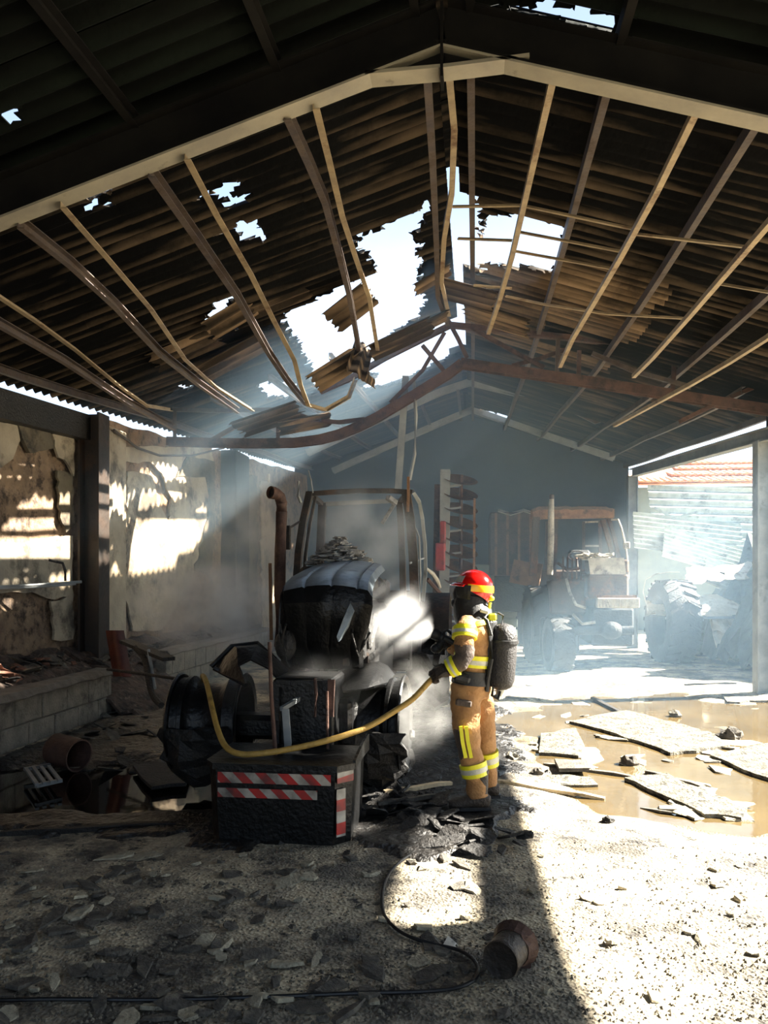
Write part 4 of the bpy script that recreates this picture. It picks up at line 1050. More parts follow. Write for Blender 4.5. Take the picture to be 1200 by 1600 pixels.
# lower body
def boxpx(name, px0, px1, py0, py1, d, dep, mat, b=0.04, parent=None):
    p = at((px0 + px1) / 2, (py0 + py1) / 2, d); w = (px1 - px0) / FPX * d; h = (py1 - py0) / FPX * d
    mb = MB(); mb.cbox(p + Vector((0, dep / 2, 0)), (w, dep, h), b); return mb.build(name, mat, parent or S)
boxpx('cab_body', 838, 965, 890, 975, 16.0, 1.6, M_t2)
hd = boxpx('hood', 919, 982, 897, 935, 14.8, 1.6, M_t2)
for k in range(6):
    sw('grille_slat', [(919 + k * 0.6, 874 + k * 4.2, 14.75), (975 + k * 0.6, 874 + k * 4.2, 14.7)], 0.06, 0.022, M_t2pale, parent=hd)
mb = MB(); mb.cbox(at(947, 886, 15.4), (0.68, 1.2, 0.28), 0.04); mb.build('radiator_core', M_t2, hd)
mb = MB()
for k in range(90):
    p = at(random.uniform(905, 950), 874 - 8 * random.random(), 15.3) + Vector((0, random.uniform(-0.5, 0.5), 0))
    mb.box(p, (random.uniform(0.06, 0.2), random.uniform(0.05, 0.15), 0.02), Matrix.Rotation(random.uniform(0, 6), 4, 'Z') @ Matrix.Rotation(random.uniform(-0.5, 0.5), 4, 'X'))
o = mb.build('ash_flakes', M_t2pale, S); o['kind'] = 'stuff'
bp_ = boxpx('bumper', 934, 999, 934, 950, 14.3, 0.25, M_t2pale, 0.02)
for k in range(12):
    x = 937 + k * 5.2
    sw('bumper_rib', [(x, 936, 14.27), (x, 949, 14.27)], 0.03, 0.02, M_t2pale, up=(1, 0, 0), parent=bp_)
sw('bumper_edge', [(932, 932, 14.25), (995, 932, 14.25)], 0.05, 0.04, M_rustlit, parent=bp_)
boxpx('chassis', 925, 990, 950, 1010, 14.9, 1.8, M_rubber)
boxpx('side_tank', 860, 915, 905, 960, 15.3, 1.2, M_t2); boxpx('step_box', 845, 905, 965, 1020, 15.2, 1.0, M_rubber)
sw('orange_fender', [(800, 892, 16.4), (820, 896, 16.2), (845, 900, 16.0)], 0.5, 0.05, M_rustlit)
mb = MB(); mb.tube([at(880, 985, 15.0), at(990, 985, 14.8)], 0.09, 10); mb.ball(at(955, 985, 14.85), (0.22, 0.2, 0.18)); mb.build('front_axle', M_rubber, S, smooth=True)
for k, pts in enumerate(([(885, 905, 15.2), (890, 925, 15.0), (900, 945, 14.9), (915, 950, 14.9)], [(872, 880, 15.5), (885, 890, 15.3), (905, 888, 15.2)], [(895, 960, 15.0), (910, 975, 14.9), (930, 972, 14.8)])):
    mb = MB(); mb.tube([at(*p) for p in pts], 0.03, 8); mb.build('engine_pipe', M_t2pale if k != 1 else M_t2, S, smooth=True)
for k in range(5):
    sw('side_louvre', [(880 + k * 7, 870 + k, 15.35), (880 + k * 7, 902 + k, 15.25)], 0.05, 0.03, M_t2, up=(1, 0, 0))
mb = MB(); mb.lathe([(0.16, -0.012), (0.18, 0), (0.16, 0.012), (0.145, 0)], 20, Matrix.Translation(at(900, 868, 16.7)) @ Matrix.Rotation(-0.6, 4, 'X'), close=True); mb.tube([at(900, 868, 16.7), at(902, 895, 16.4)], 0.03, 8); mb.build('steering_wheel', M_t2, S)
mb = MB(); mb.cbox(at(905, 880, 17.3), (0.5, 0.15, 0.6), 0.06); mb.cbox(at(905, 905, 17.0), (0.5, 0.5, 0.14), 0.05); mb.build('seat', M_rubber, S)
# tyres with lugs
def tyre(c, r, w, yaw, mat, nl=22):
    M = Matrix.Translation(c) @ Matrix.Rotation(yaw, 4, 'Z') @ Matrix.Rotation(math.radians(90), 4, 'Y'); h = w / 2
    mb = MB(); mb.lathe([(r * 0.55, h * 0.75), (r * 0.62, h * 0.95), (r * 0.8, h), (r * 0.93, h * 0.92), (r * 0.965, h * 0.7), (r * 0.97, 0), (r * 0.965, -h * 0.7), (r * 0.93, -h * 0.92), (r * 0.8, -h), (r * 0.62, -h * 0.95), (r * 0.55, -h * 0.75)], 40, M, close=True)
    ty = mb.build('tyre', mat, S, smooth=True)
    mb = MB()
    for k in range(nl):
        for s in (-1, 1):
            a = 2 * math.pi * (k + (0.5 if s > 0 else 0)) / nl
            P = []
            for (da, z, rr) in ((0, 0.05, 1.0), (0.05, 0.05, 1.0), (0.22, h * 0.95, 0.985), (0.13, h * 0.98, 0.985)):
                P.append((a + da, s * z, rr * r))
            top = [M @ Vector((q * math.cos(an), q * math.sin(an), z)) for an, z, q in P]
            bot = [M @ Vector((q * 0.95 * math.cos(an), q * 0.95 * math.sin(an), z)) for an, z, q in P]
            mb.add(top + bot, [(0, 1, 2, 3), (0, 4, 5, 1), (1, 5, 6, 2), (2, 6, 7, 3), (3, 7, 4, 0)])
    mb.build('tread_lugs', mat, ty)['kind'] = 'stuff'
    mb = MB(); mb.lathe([(0.0, 0.0), (0.12, 0.02), (0.2, -0.02), (r * 0.5, 0.05), (r * 0.56, h * 0.75), (r * 0.53, h * 0.78), (r * 0.5, h * 0.5)], 28, M); mb.build('wheel_rim', M_t2, ty, smooth=True)
    return ty
tyre(at(1050, 970, 16.2) * 1.0 - Vector((0, 0, at(1050, 970, 16.2).z - 0.9)), 0.9, 0.66, 0.10, M_rubber)
tyre(at(845, 990, 16.2) * 1.0 - Vector((0, 0, at(845, 990, 16.2).z - 0.85)), 0.85, 0.6, 0.1, M_rubber)
tyre(at(872, 1000, 14.6) * 1.0 - Vector((0, 0, at(872, 1000, 14.6).z - 0.55)), 0.55, 0.42, 0.15, M_rubber, 16)
mb = MB(); mb.grid([[at(px, py, d) for d in (15.4, 15.9, 16.4)] for px, py in [(1012, 955), (1004, 925), (1008, 905), (1025, 896), (1045, 893), (1062, 893)]], 0.02); mb.build('rear_fender', M_t2pale, S, smooth=True)

# rusty tipping body behind it
tb = empty('tipping_trailer', floor_at(800, 1020)); tag(tb, 'rusty steel trailer body standing behind the second tractor', 'trailer')
p = at(803, 850, 18.6)
mb = MB(); mb.cbox(p + Vector((0, 1.0, 0)), (1.15, 2.0, 1.55), 0.03); bd = mb.build('body_panel', M_rust, tb)
for k in range(4):
    mb = MB(); q = at(775 + k * 18, 850, 18.5); mb.bar(q + Vector((0, 0, -0.75)), q + Vector((0, 0, 0.75)), 0.06, 0.05, up=(0, 1, 0)); mb.build('stiffener', M_rustlit, bd)
mb = MB(); mb.grid([[at(778 + 20 * i, 800 + 6 * (i % 2) - 2 * j, 18.4 + j) for i in range(4)] for j in range(3)], 0.02); mb.build('buckled_lid', M_t2pale, tb)
mb = MB(); mb.cbox(p + Vector((0, 1.0, -1.2)), (0.9, 1.8, 0.9), 0.03); mb.build('underframe', M_rubber, tb)

# ------------------------------------------------------------ folded disc harrow standing upright
hb = at(712, 905, 12.7); hb.z = 0
Hh = empty('disc_harrow', hb); tag(Hh, 'folded disc harrow with a stack of rusty discs, behind the cab frame', 'harrow')
M_disc = pm('rusty_disc', rgb('#4e3426'), rgb('#6c4e38'), 7.0, 0.55, 0.4, 0.2, rgb('#33231c'), 0.58, 4.0, coord='World')
zt, zb = at(700, 742, 12.7).z, 0.35
mb = MB(); mb.sweep(cprof(0.2, 0.16, 0.02), [Vector((hb.x - 0.20, hb.y, 0.0)), Vector((hb.x - 0.17, hb.y, zt + 0.08))], up=(1, 0, 0)); mb.build('main_beam', M_steelgrey, Hh)
mb = MB(); mb.sweep(cprof(0.1, 0.1, 0.02), [Vector((hb.x - 0.36, hb.y + 0.05, 0.0)), Vector((hb.x - 0.30, hb.y + 0.05, zt - 0.15))], up=(1, 0, 0)); mb.build('side_beam', M_rust, Hh)
mb = MB(); mb.tube([Vector((hb.x + 0.07, hb.y, 0.03)), Vector((hb.x + 0.09, hb.y, zt))], 0.03, 8); mb.build('disc_shaft', M_rust, Hh)
nd = 14
dm = MB()
dm.lathe([(0.0, -0.045), (0.10, -0.040), (0.21, -0.020), (0.285, 0.0), (0.29, 0.003), (0.21, -0.014), (0.10, -0.034), (0.0, -0.039)], 24)
d0 = dm.build('disc', M_disc, Hh, smooth=True, local=True)
for k in range(nd):
    o = d0 if k == 0 else bpy.data.objects.new('disc', d0.data)
    if k: COL.objects.link(o); o.parent = Hh; WM[o] = WM[Hh]
    o.location = (0.08, 0, lerp(zb, zt - 0.08, k / (nd - 1))); o.rotation_euler = (0.42 + random.uniform(-0.04, 0.04), 0.22 + random.uniform(-0.05, 0.05), 0)
for k in range(9):
    z = lerp(zb, zt - 0.2, k / 8); mb = MB(); mb.bar(Vector((hb.x - 0.15, hb.y - 0.05, z)), Vector((hb.x + 0.09, hb.y - 0.02, z + 0.03)), 0.05, 0.03); mb.build('disc_arm', M_steelgrey, Hh)
mb = MB(); mb.sweep([(-0.02, -0.02), (0.02, -0.02), (0.02, 0.02), (-0.02, 0.02)], [Vector((hb.x + 0.29, hb.y - 0.1, 0.1)), Vector((hb.x + 0.31, hb.y - 0.1, zt - 0.4))], up=(0, 1, 0)); mb.build('scraper_bar', M_rustlit, Hh)
M_red = pm('scorched_red_paint', rgb('#8c1f1e'), rgb('#6a1a18'), 4.0, 0.5, 0, 0.1, rgb('#3a1a16'), 0.6, 4.0, coord='World')
mb = MB(); mb.cbox(at(688, 870, 12.5), (0.16, 0.14, 0.45), 0.02); mb.cbox(at(692, 838, 12.55), (0.1, 0.1, 0.5), 0.02); mb.build('red_bracket', M_red, Hh)
mb = MB(); mb.tube([at(666, 888, 11.0), at(676, 896, 11.2), at(684, 908, 11.4), at(688, 918, 11.5)], 0.03, 8, rs=[0.6, 1, 1, 0.5])
o = mb.build('draft_hook', M_t2pale, Hh)
mb = MB(); mb.tube([at(668, 905, 11.0), at(690, 930, 11.2), at(705, 950, 11.4)], 0.03, 6); mb.build('draft_bar', M_rust, Hh)
# clutter at the back: crates and cabinets seen dimly through the smoke
M_crate = pm('smoky_crate', rgb('#5e6a66'), rgb('#77837c'), 3.0, 0.8, 0, 0.1, coord='World')
for k, (px, w, hgt) in enumerate([(752, 1.0, 2.2), (783, 0.8, 1.9)]):
    e = empty('stacked_crate', floor_at(px, 1012)); b = at(px, 900, 20.0); b.z = 0
    e.location = b; WM[e] = Matrix.Translation(b)
    tag(e, ['smoke-hazed slatted crate against the rear wall beside the harrow', 'smoke-hazed slatted crate against the rear wall beside the rusty trailer'][k], 'crate')
    mb = MB(); mb.cbox(b + Vector((0, 0.05, hgt / 2)), (w - 0.08, 0.7, hgt - 0.04), 0.02); mb.build('load', M_crate, e)
    for r in range(7):
        mb = MB(); mb.cbox(b + Vector((0, -0.33, hgt * (r + 0.5) / 7)), (w, 0.05, hgt / 7 - 0.06), 0.01); mb.build('slat', M_crate, e)

# ------------------------------------------------------------ the firefighter
M_tan = pm('turnout_tan', rgb('#8f673f'), rgb('#a98052'), 6.0, 0.85, 0, 0.3, rgb('#735134'), 0.60, 3.0, bscale=60)
M_dark = pm('turnout_dark_patch', rgb('#3a3330'), rgb('#57493f'), 6.0, 0.85, 0, 0.3, bscale=60)
M_kit = pm('black_kit', rgb('#0f1012'), rgb('#1e1f22'), 8.0, 0.6, 0, 0.2, bscale=50)
M_cyl = pm('black_cylinder_cover', rgb('#1c1b1d'), rgb('#2e2c2e'), 10.0, 0.55, 0, 0.35, bscale=70)
M_lime = pm('lime_reflective', rgb('#d6d51f'), rgb('#e8de2a'), 10.0, 0.45, 0, 0.1)
M_silver = pm('silver_reflective', rgb('#a8a89c'), rgb('#c4c4b8'), 20.0, 0.35, 0.1, 0.1)
M_helm = pm('red_helmet', rgb('#d01512'), rgb('#b81310'), 4.0, 0.15, 0, 0.02, rgb('#e9e2da'), 0.70, 8.0, coat=0.6)
M_yel = pm('yellow_helmet_band', rgb('#f2b80c'), rgb('#e8a80a'), 8.0, 0.3, 0, 0.02)
M_glove = pm('dark_glove_leather', rgb('#1c1715'), rgb('#33291f'), 12.0, 0.7, 0, 0.4, bscale=50)
M_boot = pm('dusty_boot_leather', rgb('#211c18'), rgb('#3b3128'), 9.0, 0.65, 0, 0.4, bscale=50)
fb = floor_at(738, 1276)
FZ = max(0.0, floor_h(fb.x, fb.y)) + 0.035
PERSON = empty('person', Vector((fb.x, fb.y, FZ)), YAW)
tag(PERSON, 'firefighter in tan turnout gear and red helmet aiming a hose at the tractor', 'person')
S_ = 0.00485
def PX(px): return (px - 738) * S_
def PZ(py): return (1276 - py) * S_ - FZ * 0.5
def loft(mb, rings, n=20, ref=(0, 1, 0), grow=0.0, caps=True):
    """rings of (centre, a, b): a along the ref direction, b across it"""
    C = [Vector(r[0]) for r in rings]; ref = Vector(ref); vv = []
    for i, r in enumerate(rings):
        t = (C[min(i + 1, len(C) - 1)] - C[max(i - 1, 0)]).normalized()
        e1 = (ref - t * ref.dot(t)).normalized(); e2 = t.cross(e1)
        for k in range(n):
            a = 2 * math.pi * k / n
            vv.append(C[i] + e1 * ((r[1] + grow) * math.cos(a)) + e2 * ((r[2] + grow) * math.sin(a)))
    ff = [(i * n + k, i * n + (k + 1) % n, (i + 1) * n + (k + 1) % n, (i + 1) * n + k) for i in range(len(rings) - 1) for k in range(n)]
    if caps:
        ff += [tuple(range(n - 1, -1, -1)), tuple((len(rings) - 1) * n + k for k in range(n))]
    mb.add(vv, ff)
def V(px, py, y): return Vector((PX(px), y, PZ(py)))
TURN = math.radians(18)
fwd = Vector((-math.cos(TURN), math.sin(TURN), 0)); lft = Vector((-math.sin(TURN), -math.cos(TURN), 0))   # he faces left and a little away
torso = [(V(737, 1100, 0), 0.175, 0.125), (V(737, 1085, 0), 0.195, 0.145), (V(739, 1065, 0), 0.185, 0.135), (V(741, 1045, 0), 0.19, 0.14), (V(744, 1015, 0), 0.20, 0.148), (V(745, 993, 0), 0.215, 0.145),
         (V(743, 980, 0), 0.205, 0.125), (V(741, 970, 0), 0.15, 0.10), (V(738, 960, 0), 0.085, 0.085), (V(735, 948, 0), 0.075, 0.08)]
armL = [(V(728, 980, -0.13), 0.075, 0.07), (V(722, 990, -0.20), 0.082, 0.078), (V(720, 1008, -0.235), 0.080, 0.076), (V(721, 1028, -0.25), 0.072, 0.070), (V(714, 1039, -0.25), 0.070, 0.066), (V(703, 1045, -0.24), 0.064, 0.060), (V(693, 1051, -0.23), 0.056, 0.052)]
armR = [(V(752, 982, 0.13), 0.07, 0.07), (V(748, 994, 0.20), 0.078, 0.075), (V(735, 1016, 0.235), 0.074, 0.07), (V(722, 1030, 0.22), 0.068, 0.066), (V(710, 1022, 0.14), 0.060, 0.058), (V(700, 1014, 0.07), 0.052, 0.05)]
legL = [(V(729, 1078, -0.075), 0.115, 0.120), (V(726, 1105, -0.085), 0.112, 0.116), (V(726, 1140, -0.09), 0.10, 0.106), (V(731, 1175, -0.095), 0.088, 0.092), (V(737, 1200, -0.10), 0.084, 0.086), (V(742, 1225, -0.10), 0.078, 0.080), (V(744, 1248, -0.10), 0.080, 0.078)]
legR = [(V(748, 1078, 0.08), 0.11, 0.115), (V(752, 1105, 0.09), 0.108, 0.108), (V(757, 1140, 0.11), 0.096, 0.098), (V(761, 1175, 0.13), 0.084, 0.084), (V(765, 1205, 0.15), 0.078, 0.076), (V(767, 1230, 0.17), 0.072, 0.072), (V(768, 1244, 0.18), 0.074, 0.072)]
mb = MB()
loft(mb, torso, 24, ref=lft); loft(mb, armL, 16); loft(mb, armR, 16); loft(mb, legL, 18); loft(mb, legR, 18)
mb.ball(V(734, 934, 0), (0.105, 0.085, 0.13))             # head inside hood and mask
body = mb.build('body', M_tan, PERSON, local=True, recalc=True)
def fuse(o, vox, sm, fold=0.0):
    md = o.modifiers.new('fuse', 'REMESH'); md.mode = 'VOXEL'; md.voxel_size = vox
    s2 = o.modifiers.new('soften', 'SMOOTH'); s2.factor = 0.5; s2.iterations = sm
    dg = bpy.context.evaluated_depsgraph_get()
    me = bpy.data.meshes.new_from_object(o.evaluated_get(dg))
    o.modifiers.clear(); old = o.data; mats = list(old.materials); o.data = me
    me.materials.clear()
    for m in mats: me.materials.append(m)
    if fold:
        nn = [Vector(v.normal) for v in me.vertices]
        for v, q in zip(me.vertices, nn):
            p = v.co
            a = mnoise.noise(Vector((p.x * 7, p.y * 7, p.z * 16))) + 0.5 * mnoise.noise(Vector((p.x * 18, p.y * 18, p.z * 34)))
            v.co = p + q * (a * fold)
    me.polygons.foreach_set('use_smooth', [True] * len(me.polygons))
    return me
me = fuse(body, 0.011, 4, 0.011)
me.materials.append(M_dark); me.materials.append(M_kit)
def seg_d(p, a, b):
    t = max(0, min(1, (p - a).dot(b - a) / (b - a).length_squared)); return (p - a - (b - a) * t).length
elb = [armL[2][0] * 0.35 + armL[3][0] * 0.65, armL[3][0], armL[4][0], armL[5][0] * 0.7 + armL[4][0] * 0.3]
knee = [V(716, 1150, -0.12), V(722, 1180, -0.12)]
for f in me.polygons:
    c = f.center
    if min(seg_d(c, a, b) for a, b in zip(elb, elb[1:])) < 0.085 and c.y < -0.14 and c.z > 1.02: f.material_index = 1
    elif seg_d(c, knee[0], knee[1]) < 0.055: f.material_index = 1
    elif c.z > PZ(963): f.material_index = 2
def band(rings, t0, t1, mat, name, grow=0.017, ref=(0, 1, 0), n=20, parent=None):
    """a strip of cloth round a limb between two places along it"""
    C = []
    for i in range(5):
        t = lerp(t0, t1, i / 4) * (len(rings) - 1); k = min(int(t), len(rings) - 2); w = t - k
        a, b = rings[k], rings[k + 1]
        C.append((Vector(a[0]).lerp(Vector(b[0]), w), lerp(a[1], b[1], w), lerp(a[2], b[2], w)))
    mb = MB(); loft(mb, C, n, ref, grow=grow); return mb.build(name, mat, parent or PERSON, smooth=True, local=True)
for rings, t0, t1, nm in ((legL, 0.64, 0.77, 'knee_band'), (legR, 0.58, 0.71, 'knee_band')):
    band(rings, t0, t1, M_lime, nm); m_ = (t0 + t1) / 2; band(rings, m_ - 0.025, m_ + 0.025, M_silver, 'silver_strip', 0.0185)
band(armL, 0.76, 0.93, M_lime, 'cuff_band'); band(armL, 0.82, 0.87, M_silver, 'silver_strip', 0.0185)
band(armL, 0.16, 0.29, M_lime, 'shoulder_band', 0.016); band(armL, 0.205, 0.25, M_silver, 'silver_strip', 0.0175)
band(torso, 0.31, 0.385, M_lime, 'coat_band', 0.014, lft, 24); band(torso, 0.335, 0.36, M_silver, 'silver_strip', 0.0155, lft, 24)
band(torso, 0.63, 0.70, M_lime, 'shoulder_strip', 0.014, lft, 24)
band(torso, 0.16, 0.275, M_kit, 'waist_belt', 0.018, lft, 24)
# vertical stripe and pocket on the near thigh
mb = MB()
for off in (-0.012, 0.028):
    pts = [V(718, 1136, -0.205) + Vector((off, 0, 0)), V(721, 1160, -0.203) + Vector((off, 0, 0)), V(726, 1184, -0.195) + Vector((off, 0, 0))]
    mb.sweep([(-0.013, -0.006), (0.013, -0.006), (0.013, 0.006), (-0.013, 0.006)], pts, up=(0, 1, 0))
mb.build('thigh_stripe', M_lime, PERSON, local=True)
mb = MB(); mb.cbox(V(720, 1101, -0.205), (0.12, 0.03, 0.05), 0.01, Matrix.Rotation(0.15, 4, 'Y')); mb.build('pocket_flap', M_dark, PERSON, local=True)
mb = MB(); mb.cbox(V(718, 1064, -0.17), (0.13, 0.09, 0.07), 0.02, Matrix.Rotation(0.25, 4, 'Y')); mb.build('belt_pouch', M_kit, PERSON, local=True)
# boots
for (hx, tx, y, py, nm) in ((762, 699, -0.11, 1276, 'boot'), (786, 738, 0.20, 1262, 'boot')):
    mb = MB(); zz = 0.0
    def bz(z): return z
    loft(mb, [(Vector((PX(hx - 14), y, 0.30)), 0.062, 0.062), (Vector((PX(hx - 15), y, 0.18)), 0.060, 0.062), (Vector((PX(hx - 17), y, 0.10)), 0.056, 0.068)], 16)
    loft(mb, [(Vector((PX(hx), y, 0.055)), 0.040, 0.045), (Vector((PX(hx - 8), y, 0.062)), 0.052, 0.058), (Vector((PX(hx - 25), y, 0.062)), 0.050, 0.058), (Vector((PX(tx + 20), y, 0.050)), 0.055, 0.046), (Vector((PX(tx + 8), y, 0.042)), 0.052, 0.038), (Vector((PX(tx), y, 0.036)), 0.03, 0.026)], 16)
    b_ = mb.build(nm, M_boot, PERSON, local=True); fuse(b_, 0.01, 3, 0.004)
    mb = MB(); mb.sweep([(-0.05, -0.012), (0.05, -0.012), (0.05, 0.012), (-0.05, 0.012)], [Vector((PX(hx + 1), y, 0.012)), Vector((PX(hx - 20), y, 0.012)), Vector((PX(tx + 18), y, 0.012)), Vector((PX(tx + 1), y, 0.014))], scale=[0.85, 1.0, 1.08, 0.6]); mb.build('sole', M_kit, b_, local=True)
# helmet: deep shell, brim, yellow reflective band, dark ear guard, neck curtain, mask
HC = V(740, 930, 0.0)
Hm = Matrix.Translation(HC) @ Matrix.Rotation(-TURN, 4, 'Z') @ Matrix.Rotation(math.radians(6), 4, 'Y')
def dome(rx, ry, rz, zmin_f, zmin_b, n=32, m=14):
    rows = []
    for i in range(m + 1):
        row = []
        for k in range(n + 1):
            a = 2 * math.pi * k / n; fr = 0.5 - 0.5 * math.cos(a)       # a=0: front (-x)
            zm = lerp(zmin_b, zmin_f, (0.5 + 0.5 * math.cos(a)) ** 0.7)
            th_max = math.acos(max(-0.95, min(0.95, zm / rz)))
            th = th_max * i / m
            row.append(Hm @ Vector((-rx * math.sin(th) * math.cos(a), ry * math.sin(th) * math.sin(a), rz * math.cos(th))))
        rows.append(row)
    return rows
mb = MB(); mb.grid(dome(0.142, 0.118, 0.138, 0.035, -0.085), 0.008); helm = mb.build('helmet', M_helm, PERSON, smooth=True, local=True)
mb = MB(); rows = []
for i, (g, dz) in enumerate(((0.0, 0.0), (0.03, -0.006), (0.05, -0.02))):
    rows.append([Hm @ Vector((-(0.140 + g) * math.cos(a), (0.116 + g * 0.5) * math.sin(a), 0.035 + dz)) for a in [math.radians(-75 + 12.5 * k) for k in range(13)]])
mb.grid(rows, 0.006); mb.build('helmet_brim', M_helm, helm, smooth=True, local=True)
def patch(a0, a1, z0, z1, mat, name, g=0.013):
    rows = []
    for i in range(6):
        z = lerp(z0, z1, i / 5); s = math.sqrt(max(0.0, 1 - (z / 0.138) ** 2))
        rows.append([Hm @ Vector((-(0.142 * s + g) * math.cos(a), (0.118 * s + g) * math.sin(a), z)) for a in [math.radians(lerp(a0, a1, k / 14)) for k in range(15)]])
    mb = MB(); mb.grid(rows, 0.004); mb.build(name, mat, helm, smooth=True, local=True)
patch(-178, -82, -0.012, 0.04, M_yel, 'yellow_band'); patch(82, 178, -0.012, 0.04, M_yel, 'yellow_band')
patch(-92, -40, -0.075, 0.03, M_kit, 'ear_guard', 0.016)
patch(-60, 60, 0.045, 0.095, M_silver, 'front_reflector', 0.012)
mb = MB(); mb.sweep([(-0.012, -0.010), (0.012, -0.010), (0.012, 0.012), (-0.012, 0.012)], [Hm @ Vector((-0.143 * math.cos(a), 0, 0.139 * math.sin(a))) for a in [math.radians(25 + 13 * k) for k in range(11)]], up=(0, 1, 0)); mb.build('helmet_crest', M_helm, helm, smooth=True, local=True)
mb = MB(); loft(mb, [(V(736, 940, 0), 0.10, 0.115), (V(734, 952, 0), 0.112, 0.125), (V(736, 964, 0), 0.135, 0.14), (V(740, 972, 0), 0.17, 0.145), (V(742, 979, 0), 0.19, 0.135)], 24, ref=lft); hoodm = mb.build('neck_curtain', M_kit, PERSON, smooth=True, local=True)
mb = MB(); mb.ball(V(720, 940, 0.03), (0.06, 0.075, 0.085)); mb.ball(V(712, 952, 0.04), (0.035, 0.04, 0.035)); mb.build('breathing_mask', M_kit, PERSON, smooth=True, local=True)
mb = MB(); mb.ball(V(766, 944, -0.06), (0.024, 0.018, 0.02)); mb.tube([V(764, 950, -0.06), V(762, 962, -0.06)], 0.012, 8); mb.build('helmet_lamp', M_lime, PERSON, smooth=True, local=True)
# breathing apparatus
cyt, cyb = V(786, 984, -0.08), V(780, 1078, -0.06)
ax = (cyt - cyb).normalized(); Mc = Matrix.Translation(cyb) @ ax.to_track_quat('Z', 'Y').to_matrix().to_4x4(); Lc = (cyt - cyb).length; rc = 0.102
mb = MB(); mb.lathe([(0.0, -0.03), (0.05, -0.028), (0.085, -0.005), (rc, 0.04), (rc + 0.003, Lc * 0.5), (rc, Lc - 0.09), (rc - 0.012, Lc - 0.04), (rc - 0.04, Lc - 0.005), (0.0, Lc + 0.012)], 28, Mc); cyl = mb.build('air_cylinder', M_cyl, PERSON, smooth=True, local=True)
mb = MB(); mb.lathe([(rc + 0.002, Lc * 0.70), (rc + 0.012, Lc * 0.705), (rc + 0.012, Lc * 0.755), (rc + 0.002, Lc * 0.76)], 28, Mc); mb.build('cylinder_strap', M_kit, cyl, smooth=True, local=True)
mb = MB(); mb.lathe([(0.0, -0.10), (0.025, -0.10), (0.03, -0.06), (0.035, -0.02)], 12, Mc); mb.ball(cyb + Vector((-0.03, -0.02, -0.09)), (0.03, 0.03, 0.025)); mb.build('cylinder_valve', M_silver, cyl, smooth=True, local=True)
mb = MB(); mb.cbox(V(766, 1025, -0.05), (0.04, 0.22, 0.46), 0.015, Matrix.Rotation(0.05, 4, 'Y') @ Matrix.Rotation(-TURN, 4, 'Z')); mb.build('back_plate', M_kit, PERSON, local=True)
mb = MB(); mb.tube([V(733, 978, -0.10), V(745, 968, -0.13), V(756, 977, -0.16), V(762, 1000, -0.17), V(763, 1035, -0.165), V(758, 1065, -0.16), V(757, 1085, -0.13)], 0.017, 8); mb.build('harness_strap', M_kit, PERSON, smooth=True, local=True)
mb = MB(); mb.tube([V(775, 966, -0.09), V(783, 970, -0.10), V(781, 984, -0.11), V(772, 986, -0.12)], 0.008, 8); mb.tube([V(768, 1078, -0.11), V(765, 1092, -0.12), V(775, 1098, -0.12), V(778, 1086, -0.11)], 0.012, 8); mb.build('air_hose', M_kit, PERSON, smooth=True, local=True)
mb = MB(); mb.cbox(V(753, 963, -0.14), (0.07, 0.03, 0.03), 0.008, Matrix.Rotation(0.3, 4, 'Y')); mb.build('strap_buckle', M_silver, PERSON, local=True)
mb = MB(); mb.cbox(V(766, 972, -0.12), (0.06, 0.03, 0.055), 0.01); mb.build('back_reflector', M_lime, PERSON, local=True)
# hose: from the nozzle down behind the forearm, through the near hand, out to the tractor
hand = V(681, 1058, -0.225)
# gloved hands: palm, four unequal bent fingers, thumb from the side of the palm
def glove(c, along, across, normal, r_obj, name, scl=1.0, sgn=1):
    """c: centre of the gripped thing; along: from wrist to knuckles; across: axis of the gripped thing; normal: back of the hand"""
    mb = MB(); al, ac, no = along.normalized(), across.normalized(), normal.normalized()
    pal = c + no * (r_obj + 0.020) - al * 0.030
    R = Matrix((al, ac, no)).transposed().to_4x4()
    mb.cbox(pal, (0.095 * scl, 0.092 * scl, 0.036 * scl), 0.014, R)
    for k, (ln, off) in enumerate(((0.92, -0.034), (1.0, -0.011), (0.95, 0.012), (0.78, 0.034))):
        rr = r_obj + 0.013; pts = []
        base = c + ac * off
        pts.append(base + no * (rr + 0.004) + al * 0.012)
        for q in range(1, 6):
            a = math.radians(90 - 46 * q * ln)
            pts.append(base + no * (rr * math.sin(a)) + al * (0.016 + rr * math.cos(a)))
        mb.tube(pts, 0.0118 * scl, 8, rs=[1.05, 1.05, 1.0, 0.95, 0.9, 0.75])
    th = [pal + ac * (-0.040 * sgn) - al * 0.015, pal + ac * (-0.056 * sgn) + al * 0.012 - no * 0.02, c + ac * (-0.046 * sgn) - al * (r_obj + 0.006) * 0.2 - no * 0.01 + al * 0.02, c + ac * (-0.030 * sgn) - no * (r_obj + 0.010) + al * 0.012]
    mb.tube(th, 0.0135 * scl, 8, rs=[1.1, 1.05, 0.95, 0.75])
    o = mb.build(name, M_glove, PERSON, local=True, smooth=True); return o
hose_dir = (V(665, 1070, -0.225) - hand).normalized()
al = (hand - armL[-1][0]).normalized()
glove(hand, al, hose_dir - al * hose_dir.dot(al), Vector((-0.15, -0.9, 0.5)) - al * Vector((-0.15, -0.9, 0.5)).dot(al), 0.022, 'glove', 1.05)
loft_cuff = MB(); loft(loft_cuff, [(armL[-1][0] + (armL[-2][0] - armL[-1][0]) * 0.3, 0.050, 0.050), (armL[-1][0], 0.050, 0.048), (hand + Vector((0.05, -0.015, 0.02)), 0.046, 0.040), (hand + Vector((0.02, -0.03, 0.012)), 0.040, 0.026)], 14); loft_cuff.build('glove_cuff', M_glove, PERSON, smooth=True, local=True)
